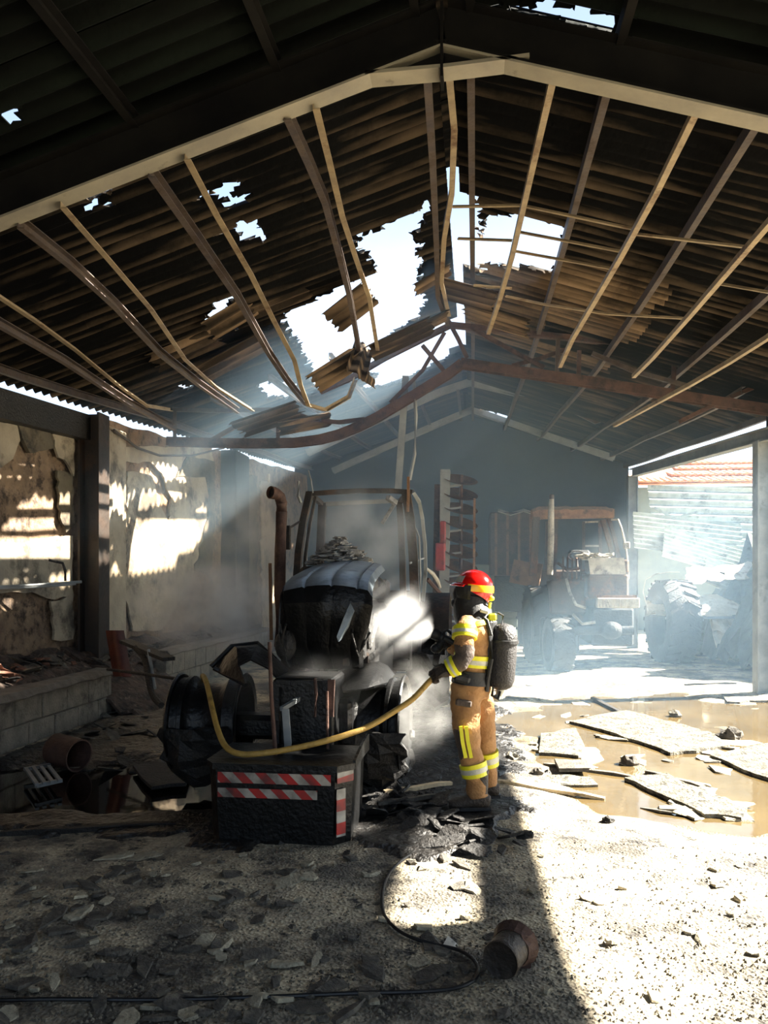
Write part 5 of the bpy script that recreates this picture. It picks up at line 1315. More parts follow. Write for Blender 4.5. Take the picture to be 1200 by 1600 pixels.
noz_t, noz_b = V(676, 998, -0.02), V(708, 1012, -0.05)
wr = armR[-1][0]
hr = V(692, 1013, 0.0)
alr = (hr - wr).normalized(); nd_ = (noz_t - noz_b).normalized()
glove(hr, alr + Vector((0, -0.9, 0)), nd_, Vector((0.2, 0.5, 0.8)), 0.026, 'glove', 1.0, -1)
loft_cuff = MB(); loft(loft_cuff, [(wr + Vector((0.02, 0.02, -0.01)), 0.05, 0.05), (wr, 0.046, 0.046), (hr + Vector((0.012, 0.045, 0.02)), 0.036, 0.030)], 14); loft_cuff.build('glove_cuff', M_glove, PERSON, smooth=True, local=True)

PW = WM[PERSON]
def W(p): return PW @ p
NZ = empty('nozzle', W(noz_b) - Vector((0, 0, 0.05))); tag(NZ, 'black spray nozzle with pistol grip in the firefighter gloves', 'nozzle')
zq = (noz_t - noz_b).normalized(); Mz = PW @ Matrix.Translation(noz_b) @ zq.to_track_quat('Z', 'Y').to_matrix().to_4x4(); Lz = (noz_t - noz_b).length
mb = MB(); mb.lathe([(0.0, 0.0), (0.022, 0.0), (0.022, Lz * 0.45), (0.034, Lz * 0.5), (0.034, Lz * 0.6), (0.028, Lz * 0.63), (0.036, Lz * 0.7), (0.044, Lz * 0.78), (0.044, Lz), (0.034, Lz + 0.004), (0.03, Lz - 0.03), (0, Lz - 0.03)], 20, Mz); mb.build('barrel', M_kit, NZ, smooth=True)
mb = MB(); a, b = W(V(692, 1008, -0.03)), W(V(681, 1022, -0.05)); mb.tube([a, (a + b) / 2 + Vector((0, 0, -0.01)), b], 0.034, 12, rs=[0.8, 1.1, 1.2]); mb.ball(b, (0.045, 0.04, 0.035)); mb.build('pistol_grip', M_kit, NZ, smooth=True)
mb = MB(); mb.tube([W(V(690, 998, -0.03)), W(V(698, 993, -0.03)), W(V(706, 1000, -0.04))], 0.012, 8); mb.build('bail_handle', M_kit, NZ, smooth=True)
M_hose = pm('yellow_fire_hose', rgb('#967636'), rgb('#b3934c'), 12.0, 0.6, 0, 0.15, rgb('#6a5426'), 0.62, 5.0, coord='World')
hp = [W(V(709, 1013, -0.05)), W(V(722, 1022, -0.08)), W(V(728, 1040, -0.12)), W(V(712, 1056, -0.17)), W(V(694, 1056, -0.215)), W(hand), W(V(668, 1068, -0.228))]
hp += [at(645, 1092, 5.55), at(615, 1112, 5.5), at(580, 1133, 5.42), at(545, 1147, 5.35), at(500, 1160, 5.28), at(455, 1170, 5.22), at(410, 1177, 5.2), at(375, 1178, 5.22), at(354, 1168, 5.3), at(342, 1145, 5.45), at(333, 1112, 5.65), at(326, 1080, 5.85), at(321, 1062, 6.0), at(317, 1056, 6.2), at(318, 1062, 6.6), at(330, 1095, 7.0)]
def cat(P, k=5):
    out = []
    for i in range(len(P) - 1):
        p0, p1, p2, p3 = P[max(0, i - 1)], P[i], P[i + 1], P[min(len(P) - 1, i + 2)]
        for j in range(k):
            t = j / k
            out.append(0.5 * ((2 * p1) + (p2 - p0) * t + (2 * p0 - 5 * p1 + 4 * p2 - p3) * t * t + (3 * p1 - p0 - 3 * p2 + p3) * t ** 3))
    out.append(P[-1]); return out
mb = MB(); mb.tube(cat(hp), 0.021, 10); tag(mb.build('fire_hose', M_hose, smooth=True), 'yellow fire hose looping from the firefighter past the striped weight', 'hose')

# ------------------------------------------------------------ ash and debris
def ash_in(x, y):
    n = mnoise.noise(Vector((x * 1.6, y * 1.6, 12.0))) * 0.5 + mnoise.noise(Vector((x * 5, y * 5, 3.0))) * 0.22
    e = max(abs(x + 2.1) / 2.55, abs(y - 7.7) / 2.75)
    e2 = math.hypot((x + 3.1) / 1.5, (y - 6.3) / 0.85)
    return e + n * 0.35 < 1.0 and e2 + n * 0.3 > 0.95
mb = MB(); step = 0.045; idx = {}; vv = []; ff = []
for i in range(130):
    for j in range(150):
        x, y = -4.6 + i * step, 4.5 + j * step
        if not ash_in(x + step / 2, y + step / 2): continue
        q = []
        for (a, b) in ((i, j), (i + 1, j), (i + 1, j + 1), (i, j + 1)):
            if (a, b) not in idx:
                xx, yy = -4.6 + a * step, 4.5 + b * step
                idx[(a, b)] = len(vv); vv.append(Vector((xx, yy, floor_h(xx, yy) + 0.012 + 0.035 * abs(mnoise.noise(Vector((xx * 4, yy * 4, 8)))) + 0.03 * max(0, mnoise.noise(Vector((xx * 1.5, yy * 1.5, 5)))))))
            q.append(idx[(a, b)])
        ff.append(q)
cnt = {}
for q in ff:
    for k in q: cnt[k] = cnt.get(k, 0) + 1
for k, v in enumerate(vv):
    v.x += random.uniform(-0.014, 0.014); v.y += random.uniform(-0.014, 0.014)
    if cnt[k] < 4: v.z = floor_h(v.x, v.y) - 0.008
mb.add(vv, ff)
tag(mb.build('ash_layer', M_ashfloor, recalc=False), 'wet black ash spread over the floor around the burnt tractor', 'ash', kind='stuff')

M_shard = pm('sooty_roof_shard', rgb('#3a3733'), rgb('#625c52'), 9.0, 0.9, 0, 0.4, rgb('#77705f'), 0.62, 6.0)
M_shardpale = pm('pale_roof_shard', rgb('#8d8674'), rgb('#b0a68e'), 9.0, 0.9, 0, 0.4, rgb('#5f594d'), 0.60, 6.0)
M_charred = pm('charred_wood', rgb('#0d0c0c'), rgb('#252220'), 9.0, 0.7, 0, 0.6, rgb('#4a443e'), 0.66, 12.0)
def shard_mesh(seed, th=0.011, long_=1.0):
    random.seed(seed); n = random.randint(5, 8); mb = MB(); poly = []
    for k in range(n):
        a = 2 * math.pi * (k + random.uniform(-0.3, 0.3)) / n; r = random.uniform(0.6, 1.0)
        poly.append((r * math.cos(a) * long_ * 0.1, r * math.sin(a) * 0.1 / long_ ** 0.4))
    bot = [Vector((x, y, 0)) for x, y in poly]; top = [Vector((x * 0.94, y * 0.94, th + 0.008 * math.sin(x * 30))) for x, y in poly]
    mb.add(bot + top, [tuple(range(n - 1, -1, -1)), tuple(range(n, 2 * n))] + [(i, (i + 1) % n, n + (i + 1) % n, n + i) for i in range(n)])
    return mb
VAR = [shard_mesh(40 + k, 0.011, [1.0, 1.6, 1.2, 2.2, 1.0, 1.4][k % 6]) for k in range(8)]
def scatter(name, mats, spots, label, cat, group, size=(0.4, 1.3), tilt=0.18, zf=None, lift=0.0):
    protos = {}
    for i, (x, y) in enumerate(spots):
        k = (i % len(VAR), i % len(mats))
        z = (zf or floor_h)(x, y)
        if k not in protos:
            me = VAR[k[0]]
            o = me.build(name, mats[k[1]], local=True)
            protos[k] = o
        else:
            o = protos[k].copy(); COL.objects.link(o)
        s = random.uniform(*size)
        o.location = (x, y, z + 0.004 + lift); o.rotation_euler = (random.uniform(-tilt, tilt), random.uniform(-tilt, tilt), random.uniform(0, 6.28)); o.scale = (s, s, 0.9)
        tag(o, label(x, y, mats[k[1]]) if callable(label) else label, cat, group)
random.seed(11)
def pick(n, f):
    out = []
    while len(out) < n:
        x, y = f()
        if all((x - a) ** 2 + (y - b) ** 2 > 0.004 for a, b in out[-60:]): out.append((x, y))
    return out
def near_spot():
    px, py = random.uniform(-20, 800), random.uniform(1345, 1620)
    if px > 600 and random.random() < 0.55: px = random.uniform(0, 500)
    p = floor_at(px, py); return p.x, p.y
def proj(x, y):
    d = -x * SA + y * CA
    return 600 + FPX * (x * CA + y * SA) / d, HOR + FPX * (HCAM - 0.05) / d
def shard_label(x, y, m):
    px, py = proj(x, y); tone = 'pale grey' if m is M_shardpale else 'dark sooty'
    if py > 1572: where = 'in front of the long black cable'
    elif px > 600: where = 'around the cable loop and tin'
    elif py < 1430 and px > 280: where = 'just in front of the striped weight'
    elif py < 1430: where = 'before the black batten edging the dark puddle'
    elif px < 300: where = 'behind the left end of the long cable'
    else: where = 'behind the middle of the long cable'
    return f'thin {tone} roof shard on gravel {where}'
scatter('roof_shard', [M_shard, M_shard, M_shardpale], pick(150, near_spot), shard_label, 'shard', 'roof shards on the shaded gravel', (0.2, 0.85))
def sun_spot():
    p = floor_at(random.uniform(830, 1190), random.uniform(1345, 1590)); return p.x, p.y
scatter('roof_shard', [M_shardpale], pick(16, sun_spot), 'small pale roof shard lying on the sunlit gravel', 'shard', 'roof shards on the sunlit gravel', (0.2, 0.6))
def wet_spot():
    c = random.choice([(860, 1100), (1000, 1150), (950, 1180), (1090, 1250), (1120, 1050), (1060, 1200), (840, 1150), (1150, 1180)])
    p = floor_at(random.gauss(c[0], 45), random.gauss(c[1], 16)); return p.x, p.y
scatter('wet_shard', [M_shardpale, M_shardpale, M_shard], pick(80, wet_spot), (lambda x, y, m: ('dark' if m is M_shard else 'pale') + ' broken sheet fragment in the muddy puddle, ' + ('close to the firefighter legs' if x < 1.2 else 'toward the open bay posts' if y > 9 else 'around the big crusted slabs')), 'shard', 'sheet fragments in the muddy puddle', (0.5, 2.2), 0.10, lambda x, y: max(0.0, floor_h(x, y)))
def char_spot():
    c = random.choice([(640, 1270), (740, 1320), (600, 1250), (690, 1290), (560, 1240), (770, 1330)])
    p = floor_at(random.gauss(c[0], 40), random.gauss(c[1], 15))
    if abs(p.x - fb.x) < 0.30 and abs(p.y - fb.y) < 0.28: p.x -= 0.75
    return p.x, p.y
scatter('charred_flake', [M_charred], pick(70, char_spot), 'black charred flake in the debris at the feet of the firefighter', 'debris', 'charred flakes at the firefighter feet', (0.5, 1.6), 0.5, None, 0.03)
def left_spot():
    p = floor_at(random.uniform(60, 285), random.uniform(1110, 1210)); return p.x, p.y
scatter('charred_flake', [M_charred, M_shard], pick(50, left_spot), (lambda x, y, m: ('black' if m is M_charred else 'grey') + ' sooty flake on the floor below the low block wall, ' + ('beside the rusty bucket' if x < -3.9 else 'toward the tractor rim')), 'debris', 'sooty flakes below the block wall', (0.5, 1.5), 0.5, None, 0.03)
def ledge_z(x, y): return 0.60 + 0.28 * max(0, min(1, (LX - 0.15 - x) / (LX - 0.15 - wl_x(y)))) + 0.03
M_terra = pm('burnt_terracotta', rgb('#5a3a2e'), rgb('#7a5644'), 9.0, 0.9, 0, 0.4, rgb('#2e2622'), 0.60, 6.0)
scatter('rubble_piece', [M_shard, M_terra, M_charred], pick(90, lambda: (random.uniform(-5.3, -5.02), random.uniform(5.6, 9.3))), (lambda x, y, m: ('brick-red' if m is M_terra else 'black charred' if m is M_charred else 'grey') + ' piece in the rubble on the nearer wall ledge' + (' next to the black column' if y > 8.3 else ' away from the black column')), 'rubble', 'rubble pieces on the nearer ledge', (0.5, 1.6), 0.5, ledge_z)
scatter('rubble_piece', [M_shard, M_charred], pick(50, lambda: (random.uniform(-5.05, -4.98), random.uniform(9.7, 14.5))), (lambda x, y, m: ('black charred' if m is M_charred else 'grey') + ' piece in the smoking rubble on the farther wall ledge'), 'rubble', 'rubble pieces on the farther ledge', (0.6, 1.5), 0.5, ledge_z)
# fine chips nobody could count
random.seed(5)
mb = MB()
for k in range(5200):
    px = random.uniform(-30, 1230); py = 1330 + 290 * random.random() ** 0.8
    p = floor_at(px, py); s = random.uniform(0.004, 0.015)
    z = floor_h(p.x, p.y)
    a = random.uniform(0, 6.28)
    c, sn = math.cos(a) * s, math.sin(a) * s
    b = Vector((p.x, p.y, z))
    mb.add([b + Vector((c, sn, -0.002)), b + Vector((-sn, c, -0.002)), b + Vector((-c, -sn, -0.002)), b + Vector((sn * 0.8, -c * 0.8, -0.002)), b + Vector((c * 0.2, sn * 0.2, s * random.uniform(0.4, 1.0)))], [(0, 1, 4), (1, 2, 4), (2, 3, 4), (3, 0, 4)])
M_chip = pm('stone_chip', rgb('#4e4a42'), rgb('#7d7565'), 9.0, 0.9, 0, 0.2, coord='World')
tag(mb.build('gravel_chips', M_chip, recalc=False), 'loose stone chips scattered over the gravel floor', 'gravel', kind='stuff')

# individual larger debris ------------------------------------------------------------------
def plank(name, a, b, w, th, mat, label, cat='plank', z=0.012):
    p, q = floor_at(*a), floor_at(*b); p.z = max(0.0, floor_h(p.x, p.y)) + z; q.z = max(0.0, floor_h(q.x, q.y)) + z
    n = 5; pts = [p.lerp(q, i / n) + Vector((0, 0, 0.006 * math.sin(i * 2.1))) for i in range(n + 1)]
    mb = MB(); mb.sweep([(-w / 2, -th / 2), (w / 2, -th / 2), (w / 2, th / 2), (-w / 2, th / 2)], pts, scale=[0.8, 1, 1.05, 1, 0.95, 0.85])
    return tag(mb.build(name, mat), label, cat)
M_wood = pm('pale_wet_wood', rgb('#a8977a'), rgb('#c6b594'), 6.0, 0.7, 0, 0.3, rgb('#6e604a'), 0.6, 6.0)
plank('plank', (778, 1234), (945, 1250), 0.06, 0.03, M_wood, 'long pale plank lying beside the boots of the firefighter')
plank('plank', (850, 1196), (990, 1216), 0.05, 0.03, M_shard, 'dark thin plank lying in the middle of the muddy puddle')
plank('plank', (925, 1093), (975, 1118), 0.06, 0.04, M_charred, 'short black stick crossing the puddle near the second tractor')
plank('plank', (1070, 1076), (1150, 1074), 0.05, 0.03, M_charred, 'thin dark stick lying level in the far puddle')
plank('plank', (1010, 1210), (1100, 1232), 0.06, 0.03, M_shard, 'dark stick resting along the edge of a pale slab')
plank('batten', (600, 1262), (705, 1246), 0.05, 0.03, M_wood, 'pale batten half buried in the charred debris', z=0.07)
plank('batten', (590, 1282), (690, 1268), 0.04, 0.03, M_shard, 'grey batten lying below the pale one in the charred debris', z=0.07)
plank('batten', (0, 1318), (275, 1302), 0.05, 0.04, M_charred, 'black batten edging the dark puddle')
def slabpx(pts, th, mat, label, lift=0.0, name='broken_slab'):
    P = []
    for (a, b), (c, d) in zip(pts, pts[1:] + pts[:1]):
        n = max(1, int(math.hypot(c - a, d - b) / 18))
        for k in range(n):
            t = k / n; q = floor_at(lerp(a, c, t) + random.uniform(-3, 3), lerp(b, d, t) + random.uniform(-1.5, 1.5)); P.append(Vector((q.x, q.y, 0.006 + lift)))
    mb = MB(); mb.slab(P, (0, 0, th)); return tag(mb.build(name, mat), label, 'slab')
M_plate = pm('plaster_crusted_sheet', rgb('#3f3b32'), rgb('#8c8778'), 7.0, 0.95, 0, 1.0, rgb('#2c2a25'), 0.58, 11.0, bscale=30)
slabpx([(975, 1220), (1040, 1215), (1165, 1270), (1160, 1285), (1100, 1278)], 0.03, M_plate, 'pale crusted slab with a dark edge in the puddle, nearest the sunlit gravel')
slabpx([(890, 1130), (980, 1113), (1110, 1150), (1140, 1170), (1050, 1182), (960, 1150)], 0.03, M_plate, 'broad pale crusted slab in the middle of the puddle')
slabpx([(845, 1150), (900, 1142), (915, 1170), (905, 1186), (845, 1182)], 0.03, M_plate, 'squarish pale slab standing in the puddle behind the plank')
slabpx([(1120, 1078), (1205, 1074), (1210, 1098), (1135, 1100)], 0.03, M_plate, 'square pale slab in the far puddle by the post')
slabpx([(1110, 1185), (1210, 1165), (1230, 1230), (1180, 1215)], 0.03, M_plate, 'pale slab at the edge of the picture in the puddle')
slabpx([(868, 1198), (915, 1200), (920, 1214), (872, 1214)], 0.035, M_shard, 'dark rectangular tile lying across the thin plank', 0.04)
slabpx([(790, 1205), (920, 1218), (935, 1232), (790, 1228)], 0.02, M_plate, 'low pale slab just behind the long plank')
def rock(px, py, s, mat, label, seed):
    p = floor_at(px, py); p.z = max(0, floor_h(p.x, p.y))
    mb = MB(); mb.ball((0, 0, 0), (s, s * 0.8, s * 0.6), 9, 6)
    mb.v = [Vector((v.x, v.y, v.z + s * 0.3)) * (1 + 0.45 * mnoise.noise(v * (2.5 / s) + Vector((seed, 0, 0)))) + p for v in mb.v]
    tag(mb.build('rubble_lump', mat), label, 'lump')
rock(950, 1296, 0.045, M_charred, 'small black lump standing alone in the shallow muddy water', 1)
rock(985, 1195, 0.10, M_shard, 'dark lump on the pale slab in the puddle', 2)
rock(1140, 1155, 0.14, M_shard, 'brown mound at the far end of the broad pale slab', 3)
rock(1055, 1120, 0.09, M_plate, 'grey angular lump in the far puddle', 4)
rock(800, 1190, 0.07, M_plate, 'pale lump just behind the firefighter legs', 5)
rock(840, 1215, 0.06, M_shard, 'small dark lump by the long plank', 6)
for k, (px, py, s) in enumerate([(620, 1240, 0.12), (670, 1262, 0.08), (735, 1330, 0.09), (655, 1298, 0.09), (575, 1262, 0.12)]):
    rock(px, py, s, M_charred, ['large charred lump beside the striped weight', 'charred lump by the toe of the near boot', 'broad charred lump in front of the boots', 'charred lump under the grey batten', 'charred lump nearest the striped weight'][k], 20 + k)
# sheet pieces lying by the black puddle
slabpx([(205, 1205), (245, 1200), (300, 1215), (290, 1235), (240, 1240), (222, 1225)], 0.03, M_charred, 'black sheet piece lying at the rim of the dark puddle', 0.03)
# tin can with crumpled metal, foreground
cn = empty('scorched_tin', floor_at(785, 1532, 0.03)); tag(cn, 'scorched round tin lying on its side in the foreground', 'tin')
c = at(782, 1497, 3.33); c.z = floor_h(c.x, c.y) + 0.088
axis = (Vector((0.45, 1.0, 0.02))).normalized(); Mt = Matrix.Translation(c) @ axis.to_track_quat('Z', 'Y').to_matrix().to_4x4()
M_tin = pm('scorched_tin_plate', rgb('#1f1b18'), rgb('#3a332c'), 9.0, 0.6, 0.3, 0.3, rgb('#4a4036'), 0.62, 9.0)
mb = MB(); mb.lathe([(0.0, 0.004), (0.06, 0.004), (0.074, 0.0), (0.08, -0.004), (0.083, 0.004), (0.081, 0.02), (0.08, 0.13), (0.083, 0.14)], 28, Mt); mb.build('shell', M_tin, cn, smooth=True)
rows = [[Mt @ Vector(((0.082 + 0.02 * mnoise.noise(Vector((i * 0.9, j, 1))) + 0.012 * j) * math.cos(a), (0.082 + 0.01 * j) * math.sin(a), 0.12 + 0.03 * j + 0.02 * mnoise.noise(Vector((i, j, 5))))) for i, a in enumerate([6.2832 * q / 18 for q in range(19)])] for j in range(3)]
mb = MB(); mb.grid(rows, 0.003); mb.build('torn_rim', M_rust, cn)
rows = [[at(806 + 8 * j, 1500 + 9 * i - 5 * j + 6 * mnoise.noise(Vector((i, j, 2))), 3.45 + 0.03 * mnoise.noise(Vector((i * 2, j * 2, 9)))) for j in range(4)] for i in range(4)]
mb = MB(); mb.grid(rows, 0.004); tag(mb.build('crumpled_metal', M_rust), 'crumpled rusty metal scrap beside the round tin', 'metal scrap')
M_paper = pm('white_enamel', rgb('#c4bfb4'), rgb('#dcd8cc'), 6.0, 0.6, 0, 0.1, rgb('#6a6258'), 0.64, 8.0)
rows = [[at(px, py, d) for px, py, d in r] for r in ([(700, 1462, 3.75), (712, 1472, 3.7), (719, 1482, 3.68)], [(690, 1480, 3.66), (703, 1488, 3.62), (712, 1492, 3.62)], [(672, 1502, 3.58), (688, 1506, 3.55), (700, 1502, 3.56)], [(676, 1524, 3.52), (688, 1526, 3.5), (698, 1518, 3.52)])]
mb = MB(); mb.grid(rows, 0.006); tag(mb.build('enamel_shard', M_paper), 'curled white enamel shard standing on the gravel by the cable', 'shard')
rows = [[at(px, py, d) for px, py, d in r] for r in ([(668, 1478, 3.75), (690, 1470, 3.74)], [(670, 1492, 3.66), (692, 1486, 3.64)], [(676, 1500, 3.62), (694, 1497, 3.6)])]
mb = MB(); mb.grid(rows, 0.008); tag(mb.build('charred_scrap', M_charred), 'black charred scrap leaning on the white enamel shard', 'scrap')
# cables
def cable(pts, r, mat, label, lift=0.012):
    P = []
    for px, py in pts:
        p = floor_at(px, py, 0.04); p.z = max(0, floor_h(p.x, p.y)) + lift; P.append(p)
    mb = MB(); mb.tube(cat(P, 4), r, 8); tag(mb.build('cable', mat, smooth=True), label, 'cable')
M_cable = pm('black_cable', rgb('#0e0e10'), rgb('#1a1a1c'), 9.0, 0.5, 0, 0.1)
cable([(-30, 1570), (90, 1572), (250, 1570), (420, 1568), (560, 1564), (660, 1560), (720, 1552), (746, 1535), (742, 1512), (718, 1492), (680, 1480), (640, 1468), (612, 1450), (598, 1425), (600, 1390), (616, 1360), (645, 1340), (690, 1322)], 0.009, M_cable, 'black cable curving across the foreground gravel in a loop')
cable([(560, 1210), (620, 1224), (680, 1235), (720, 1240)], 0.008, M_cable, 'thin wire lying behind the charred debris')
# left side bits
def cyl_thing(name, c, axis, r, L_, mat, label, cat, open_=True):
    Mq = Matrix.Translation(c) @ Vector(axis).normalized().to_track_quat('Z', 'Y').to_matrix().to_4x4()
    prof = [(0.0, 0.0), (r * 0.96, 0.0), (r, 0.01), (r * 0.985, L_ * 0.3), (r, L_ * 0.33), (r * 0.985, L_ * 0.36), (r, L_ - 0.01), (r * 1.03, L_), (r * 0.94, L_), (r * 0.92, 0.03), (0, 0.03)]
    mb = MB(); mb.lathe(prof, 28, Mq); return tag(mb.build(name, mat, smooth=True), label, cat)
c = at(86, 1142, 7.3); c.z = 0.19
cyl_thing('paint_bucket', c, (1.0, -0.35, -0.12), 0.15, 0.32, M_rust, 'rusty bucket lying on its side below the block wall', 'bucket')
c = at(186, 1030, 9.6)
M_redcan = pm('scorched_red_can', rgb('#3a1610'), rgb('#54241a'), 6.0, 0.5, 0.1, 0.1, rgb('#8a7a6c'), 0.68, 5.0)
mb = MB(); mb.grid([[at(165 + 2.4 * k + 1.5 * j, 985 + 9 * j, 9.75 - 0.12 * math.sin(k / 12 * math.pi) - 0.03 * j) for k in range(13)] for j in range(9)], 0.02); tag(mb.build('metal_canister', M_redcan, smooth=True), 'scorched dark red metal sheet leaning on the rubble by the column', 'canister')
mb = MB(); mb.bar(at(196, 1002, 9.5), at(264, 1030, 8.8), 0.16, 0.04); tag(mb.build('charred_board', M_charred), 'charred board slanting down over the gap in the block wall', 'board')
mb = MB(); mb.tube(cat([at(212, 1012, 9.2), at(226, 1030, 9.0), at(232, 1060, 8.7), at(238, 1085, 8.5), at(252, 1102, 8.2)]), 0.035, 8); tag(mb.build('burnt_hose', M_charred, smooth=True), 'burnt black hose drooping from the ledge to the floor', 'hose')
mb = MB(); mb.tube(cat([at(232, 1015, 9.0), at(236, 1040, 8.9), at(242, 1075, 8.6)]), 0.02, 8); tag(mb.build('burnt_pipe', M_steelgrey, smooth=True), 'thin grey pipe standing before the burnt hose', 'pipe')
mb = MB(); mb.tube(cat([at(168, 1046, 9.2), at(230, 1054, 8.6), at(300, 1064, 8.0)]), 0.018, 8); tag(mb.build('iron_rod', M_charred), 'thin black iron rod bridging from the ledge to the rim', 'rod')
mb = MB(); mb.tube([at(-20, 918, 8.8), at(60, 914, 9.2), at(127, 909, 9.6)], 0.02, 6); mb.tube([at(-20, 920, 8.75), at(50, 918, 9.1), at(118, 913, 9.5)], 0.014, 6); mb.build('wall_pipe', M_steelgrey, wl)
mb = MB(); mb.tube([at(76, 875, 9.35), at(98, 880, 9.45), at(102, 892, 9.45), at(102, 908, 9.45)], 0.018, 6); mb.build('conduit', M_char, wl)
gr = empty('metal_grating', floor_at(70, 1222, 0.06)); tag(gr, 'small dark metal grating lying by the black puddle', 'grating')
for k in range(4):
    mb = MB(); a, b = floor_at(40 + 12 * k, 1200 - k, 0.1), floor_at(58 + 12 * k, 1226 - 2 * k, 0.1); mb.bar(a, b, 0.03, 0.02); mb.build('bar', M_steelgrey, gr)
mb = MB(); mb.bar(floor_at(56, 1228, 0.08), floor_at(96, 1219, 0.08), 0.04, 0.03); mb.bar(floor_at(38, 1202, 0.08), floor_at(78, 1195, 0.08), 0.04, 0.03); mb.build('end_bar', M_steelgrey, gr)
# window boards and sills at the far end of the scorched wall
mb = MB(); p = at_x(415, 765, wl_x(17.5) + 0.04)
for k in range(4):
    q = at(402 + 6 * k, 765, 18.2); m2 = MB(); m2.cbox(q, (0.05, 0.09, 0.75), 0.008); m2.build('window_board', M_wood, wl)

# ------------------------------------------------------------ haze, smoke, spray
def vol_mat(name, color, dens, aniso=0.2, kind=None, nscale=2.0, lo=0.4, hi=0.7, absorb=0.0):
    m = bpy.data.materials.new(name); m.use_nodes = True
    nt = m.node_tree; N = nt.nodes; L = nt.links; N.clear()
    out = N.new('ShaderNodeOutputMaterial'); v = N.new('ShaderNodeVolumeScatter')
    v.inputs['Color'].default_value = color; v.inputs['Anisotropy'].default_value = aniso; v.inputs['Density'].default_value = dens
    L.new(v.outputs[0], out.inputs['Volume'])
    if kind:
        tc = N.new('ShaderNodeTexCoord'); P = tc.outputs['Object']
        g = N.new('ShaderNodeNewGeometry')
        n = N.new('ShaderNodeTexNoise'); n.inputs['Scale'].default_value = nscale; n.inputs['Detail'].default_value = 5; n.inputs['Roughness'].default_value = 0.6
        L.new(g.outputs['Position'], n.inputs['Vector'])
        r = N.new('ShaderNodeMapRange'); r.inputs['From Min'].default_value = lo; r.inputs['From Max'].default_value = hi; L.new(n.outputs['Fac'], r.inputs['Value'])
        mu = N.new('ShaderNodeMath'); mu.operation = 'MULTIPLY'; L.new(r.outputs[0], mu.inputs[0])
        if kind == 'puff':
            ln = N.new('ShaderNodeVectorMath'); ln.operation = 'LENGTH'; L.new(P, ln.inputs[0])
            fo = N.new('ShaderNodeMapRange'); fo.interpolation_type = 'SMOOTHSTEP'; fo.inputs['From Min'].default_value = 1.0; fo.inputs['From Max'].default_value = 0.15; L.new(ln.outputs['Value'], fo.inputs['Value'])
            L.new(fo.outputs[0], mu.inputs[1])
        else:
            sp = N.new('ShaderNodeSeparateXYZ'); L.new(P, sp.inputs[0])
            x2 = N.new('ShaderNodeCombineXYZ'); L.new(sp.outputs['X'], x2.inputs[0]); L.new(sp.outputs['Y'], x2.inputs[1])
            ln = N.new('ShaderNodeVectorMath'); ln.operation = 'LENGTH'; L.new(x2.outputs[0], ln.inputs[0])
            rz = N.new('ShaderNodeMath'); rz.operation = 'MULTIPLY_ADD'; rz.inputs[1].default_value = 0.42; rz.inputs[2].default_value = 0.02; L.new(sp.outputs['Z'], rz.inputs[0])
            dv = N.new('ShaderNodeMath'); dv.operation = 'DIVIDE'; L.new(ln.outputs['Value'], dv.inputs[0]); L.new(rz.outputs[0], dv.inputs[1])
            fo = N.new('ShaderNodeMapRange'); fo.interpolation_type = 'SMOOTHSTEP'; fo.inputs['From Min'].default_value = 1.0; fo.inputs['From Max'].default_value = 0.0; L.new(dv.outputs[0], fo.inputs['Value'])
            iz = N.new('ShaderNodeMath'); iz.operation = 'ADD'; iz.inputs[1].default_value = 0.10; L.new(sp.outputs['Z'], iz.inputs[0])
            d2 = N.new('ShaderNodeMath'); d2.operation = 'DIVIDE'; L.new(fo.outputs[0], d2.inputs[0]); L.new(iz.outputs[0], d2.inputs[1])
            en = N.new('ShaderNodeMapRange'); en.interpolation_type = 'SMOOTHSTEP'; en.inputs['From Min'].default_value = 1.6; en.inputs['From Max'].default_value = 0.25; L.new(sp.outputs['Z'], en.inputs['Value'])
            d3 = N.new('ShaderNodeMath'); d3.operation = 'MULTIPLY'; L.new(d2.outputs[0], d3.inputs[0]); L.new(en.outputs[0], d3.inputs[1])
            L.new(d3.outputs[0], mu.inputs[1])
        k = N.new('ShaderNodeMath'); k.operation = 'MULTIPLY'; k.inputs[1].default_value = dens; L.new(mu.outputs[0], k.inputs[0])
        L.new(k.outputs[0], v.inputs['Density'])
    return m
def hazebox(x0, x1, y0, y1, z0, z1, mat, label):
    mb = MB(); mb.box(((x0 + x1) / 2, (y0 + y1) / 2, (z0 + z1) / 2), (x1 - x0, y1 - y0, z1 - z0)); tag(mb.build('haze', mat), label, 'haze', kind='stuff')
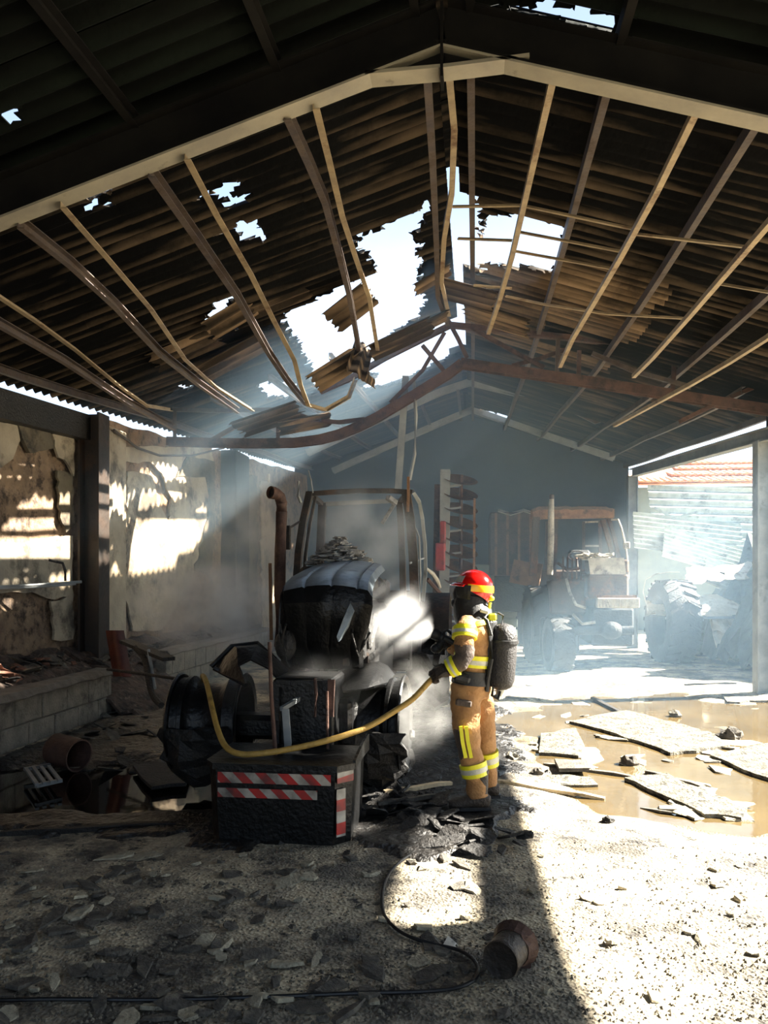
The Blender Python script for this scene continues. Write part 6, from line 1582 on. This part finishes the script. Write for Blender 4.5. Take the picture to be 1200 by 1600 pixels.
def haze_mat():
    # thick over the burnt tractor, thinning towards the open side, the far wall and the near end
    m = bpy.data.materials.new('smoke_haze'); m.use_nodes = True
    nt = m.node_tree; N = nt.nodes; L = nt.links; N.clear()
    out = N.new('ShaderNodeOutputMaterial'); v = N.new('ShaderNodeVolumeScatter'); L.new(v.outputs[0], out.inputs['Volume'])
    v.inputs['Color'].default_value = (0.48, 0.73, 1.0, 1); v.inputs['Anisotropy'].default_value = 0.3
    g = N.new('ShaderNodeNewGeometry'); sp = N.new('ShaderNodeSeparateXYZ'); L.new(g.outputs['Position'], sp.inputs[0])
    def ramp(o, a0, a1, t0, t1):
        r = N.new('ShaderNodeMapRange'); r.interpolation_type = 'SMOOTHSTEP'
        for k, q in (('From Min', a0), ('From Max', a1), ('To Min', t0), ('To Max', t1)): r.inputs[k].default_value = q
        L.new(o, r.inputs['Value']); return r.outputs[0]
    def mul(p, q):
        k = N.new('ShaderNodeMath'); k.operation = 'MULTIPLY'; L.new(p, k.inputs[0]); L.new(q, k.inputs[1]); return k.outputs[0]
    d = mul(mul(ramp(sp.outputs['X'], -0.5, 3.2, 0.052, 0.019), ramp(sp.outputs['Y'], 9.2, 10.6, 0.0, 1.0)), ramp(sp.outputs['Y'], 14.5, 19.5, 1.0, 0.15))
    L.new(d, v.inputs['Density'])
    return m
hazebox(-5.9, 4.9, 9.2, 20.0, 0.0, 6.6, haze_mat(), 'thin blue smoke haze filling the back of the shed')
def puff(px, py, d, rx, ry, rz, dens, col, label, ns=2.5, lo=0.38, hi=0.68):
    mb = MB(); mb.ball((0, 0, 0), 1.0, 20, 14); m = vol_mat('smoke', col, dens, 0.1, 'puff', ns, lo, hi)
    o = mb.build('smoke', m, local=True); c = at(px, py, d)
    o.data.transform(Matrix.Translation(Vector((0, 0, -1)))) if False else None
    o.location = c; o.scale = (rx, ry, rz)
    for v in o.data.vertices: v.co.z -= 1.0
    for v in o.data.vertices: v.co.z += 0.0
    zs = [v.co.z for v in o.data.vertices]; mid = (min(zs) + max(zs)) / 2
    for v in o.data.vertices: v.co.z -= mid
    tag(o, label, 'smoke', kind='stuff')
puff(325, 950, 9.4, 1.15, 0.8, 0.7, 5.0, (0.88, 0.84, 0.84, 1), 'pinkish grey smoke rising from the wall ledge')
puff(390, 820, 11.0, 0.9, 0.9, 0.9, 0.7, (0.9, 0.92, 0.95, 1), 'pale smoke drifting up the wall behind the exhaust')
puff(570, 830, 8.2, 0.8, 0.6, 0.65, 2.0, (0.80, 0.90, 1.0, 1), 'pale blue steam inside the bare cab frame', 2.2)
puff(655, 1110, 6.3, 0.40, 0.4, 0.5, 1.5, (0.95, 0.95, 0.93, 1), 'grey steam curling under the spray beside the firefighter', 4.0, 0.42, 0.68)
puff(440, 1080, 5.9, 0.8, 0.5, 0.45, 0.28, (0.9, 0.9, 0.92, 1), 'thin steam over the front axle', 3.0)
puff(1000, 890, 15.0, 1.8, 1.6, 1.5, 0.06, (0.97, 0.97, 0.90, 1), 'sunlit pale haze beside the second tractor', 1.2)
spray_o = W(noz_t); aim = at(586, 952, 7.1); dirv = (aim - spray_o).normalized()
mb = MB(); mb.lathe([(0.0, 0.0), (0.02, 0.0), (0.02 + 0.42 * 1.65, 1.65), (0.0, 1.65)], 28)
o = mb.build('water_spray', vol_mat('water_spray', (0.97, 0.98, 1.0, 1), 2.6, 0.2, 'cone', 7.0, 0.30, 0.66), local=True)
zs = [v.co.z for v in o.data.vertices]; z0 = min(zs)
for v in o.data.vertices: v.co.z -= z0
o.location = spray_o; o.rotation_mode = 'QUATERNION'; o.rotation_quaternion = dirv.to_track_quat('Z', 'Y')
tag(o, 'white cone of water spray bursting from the nozzle at the hood', 'spray', kind='stuff')
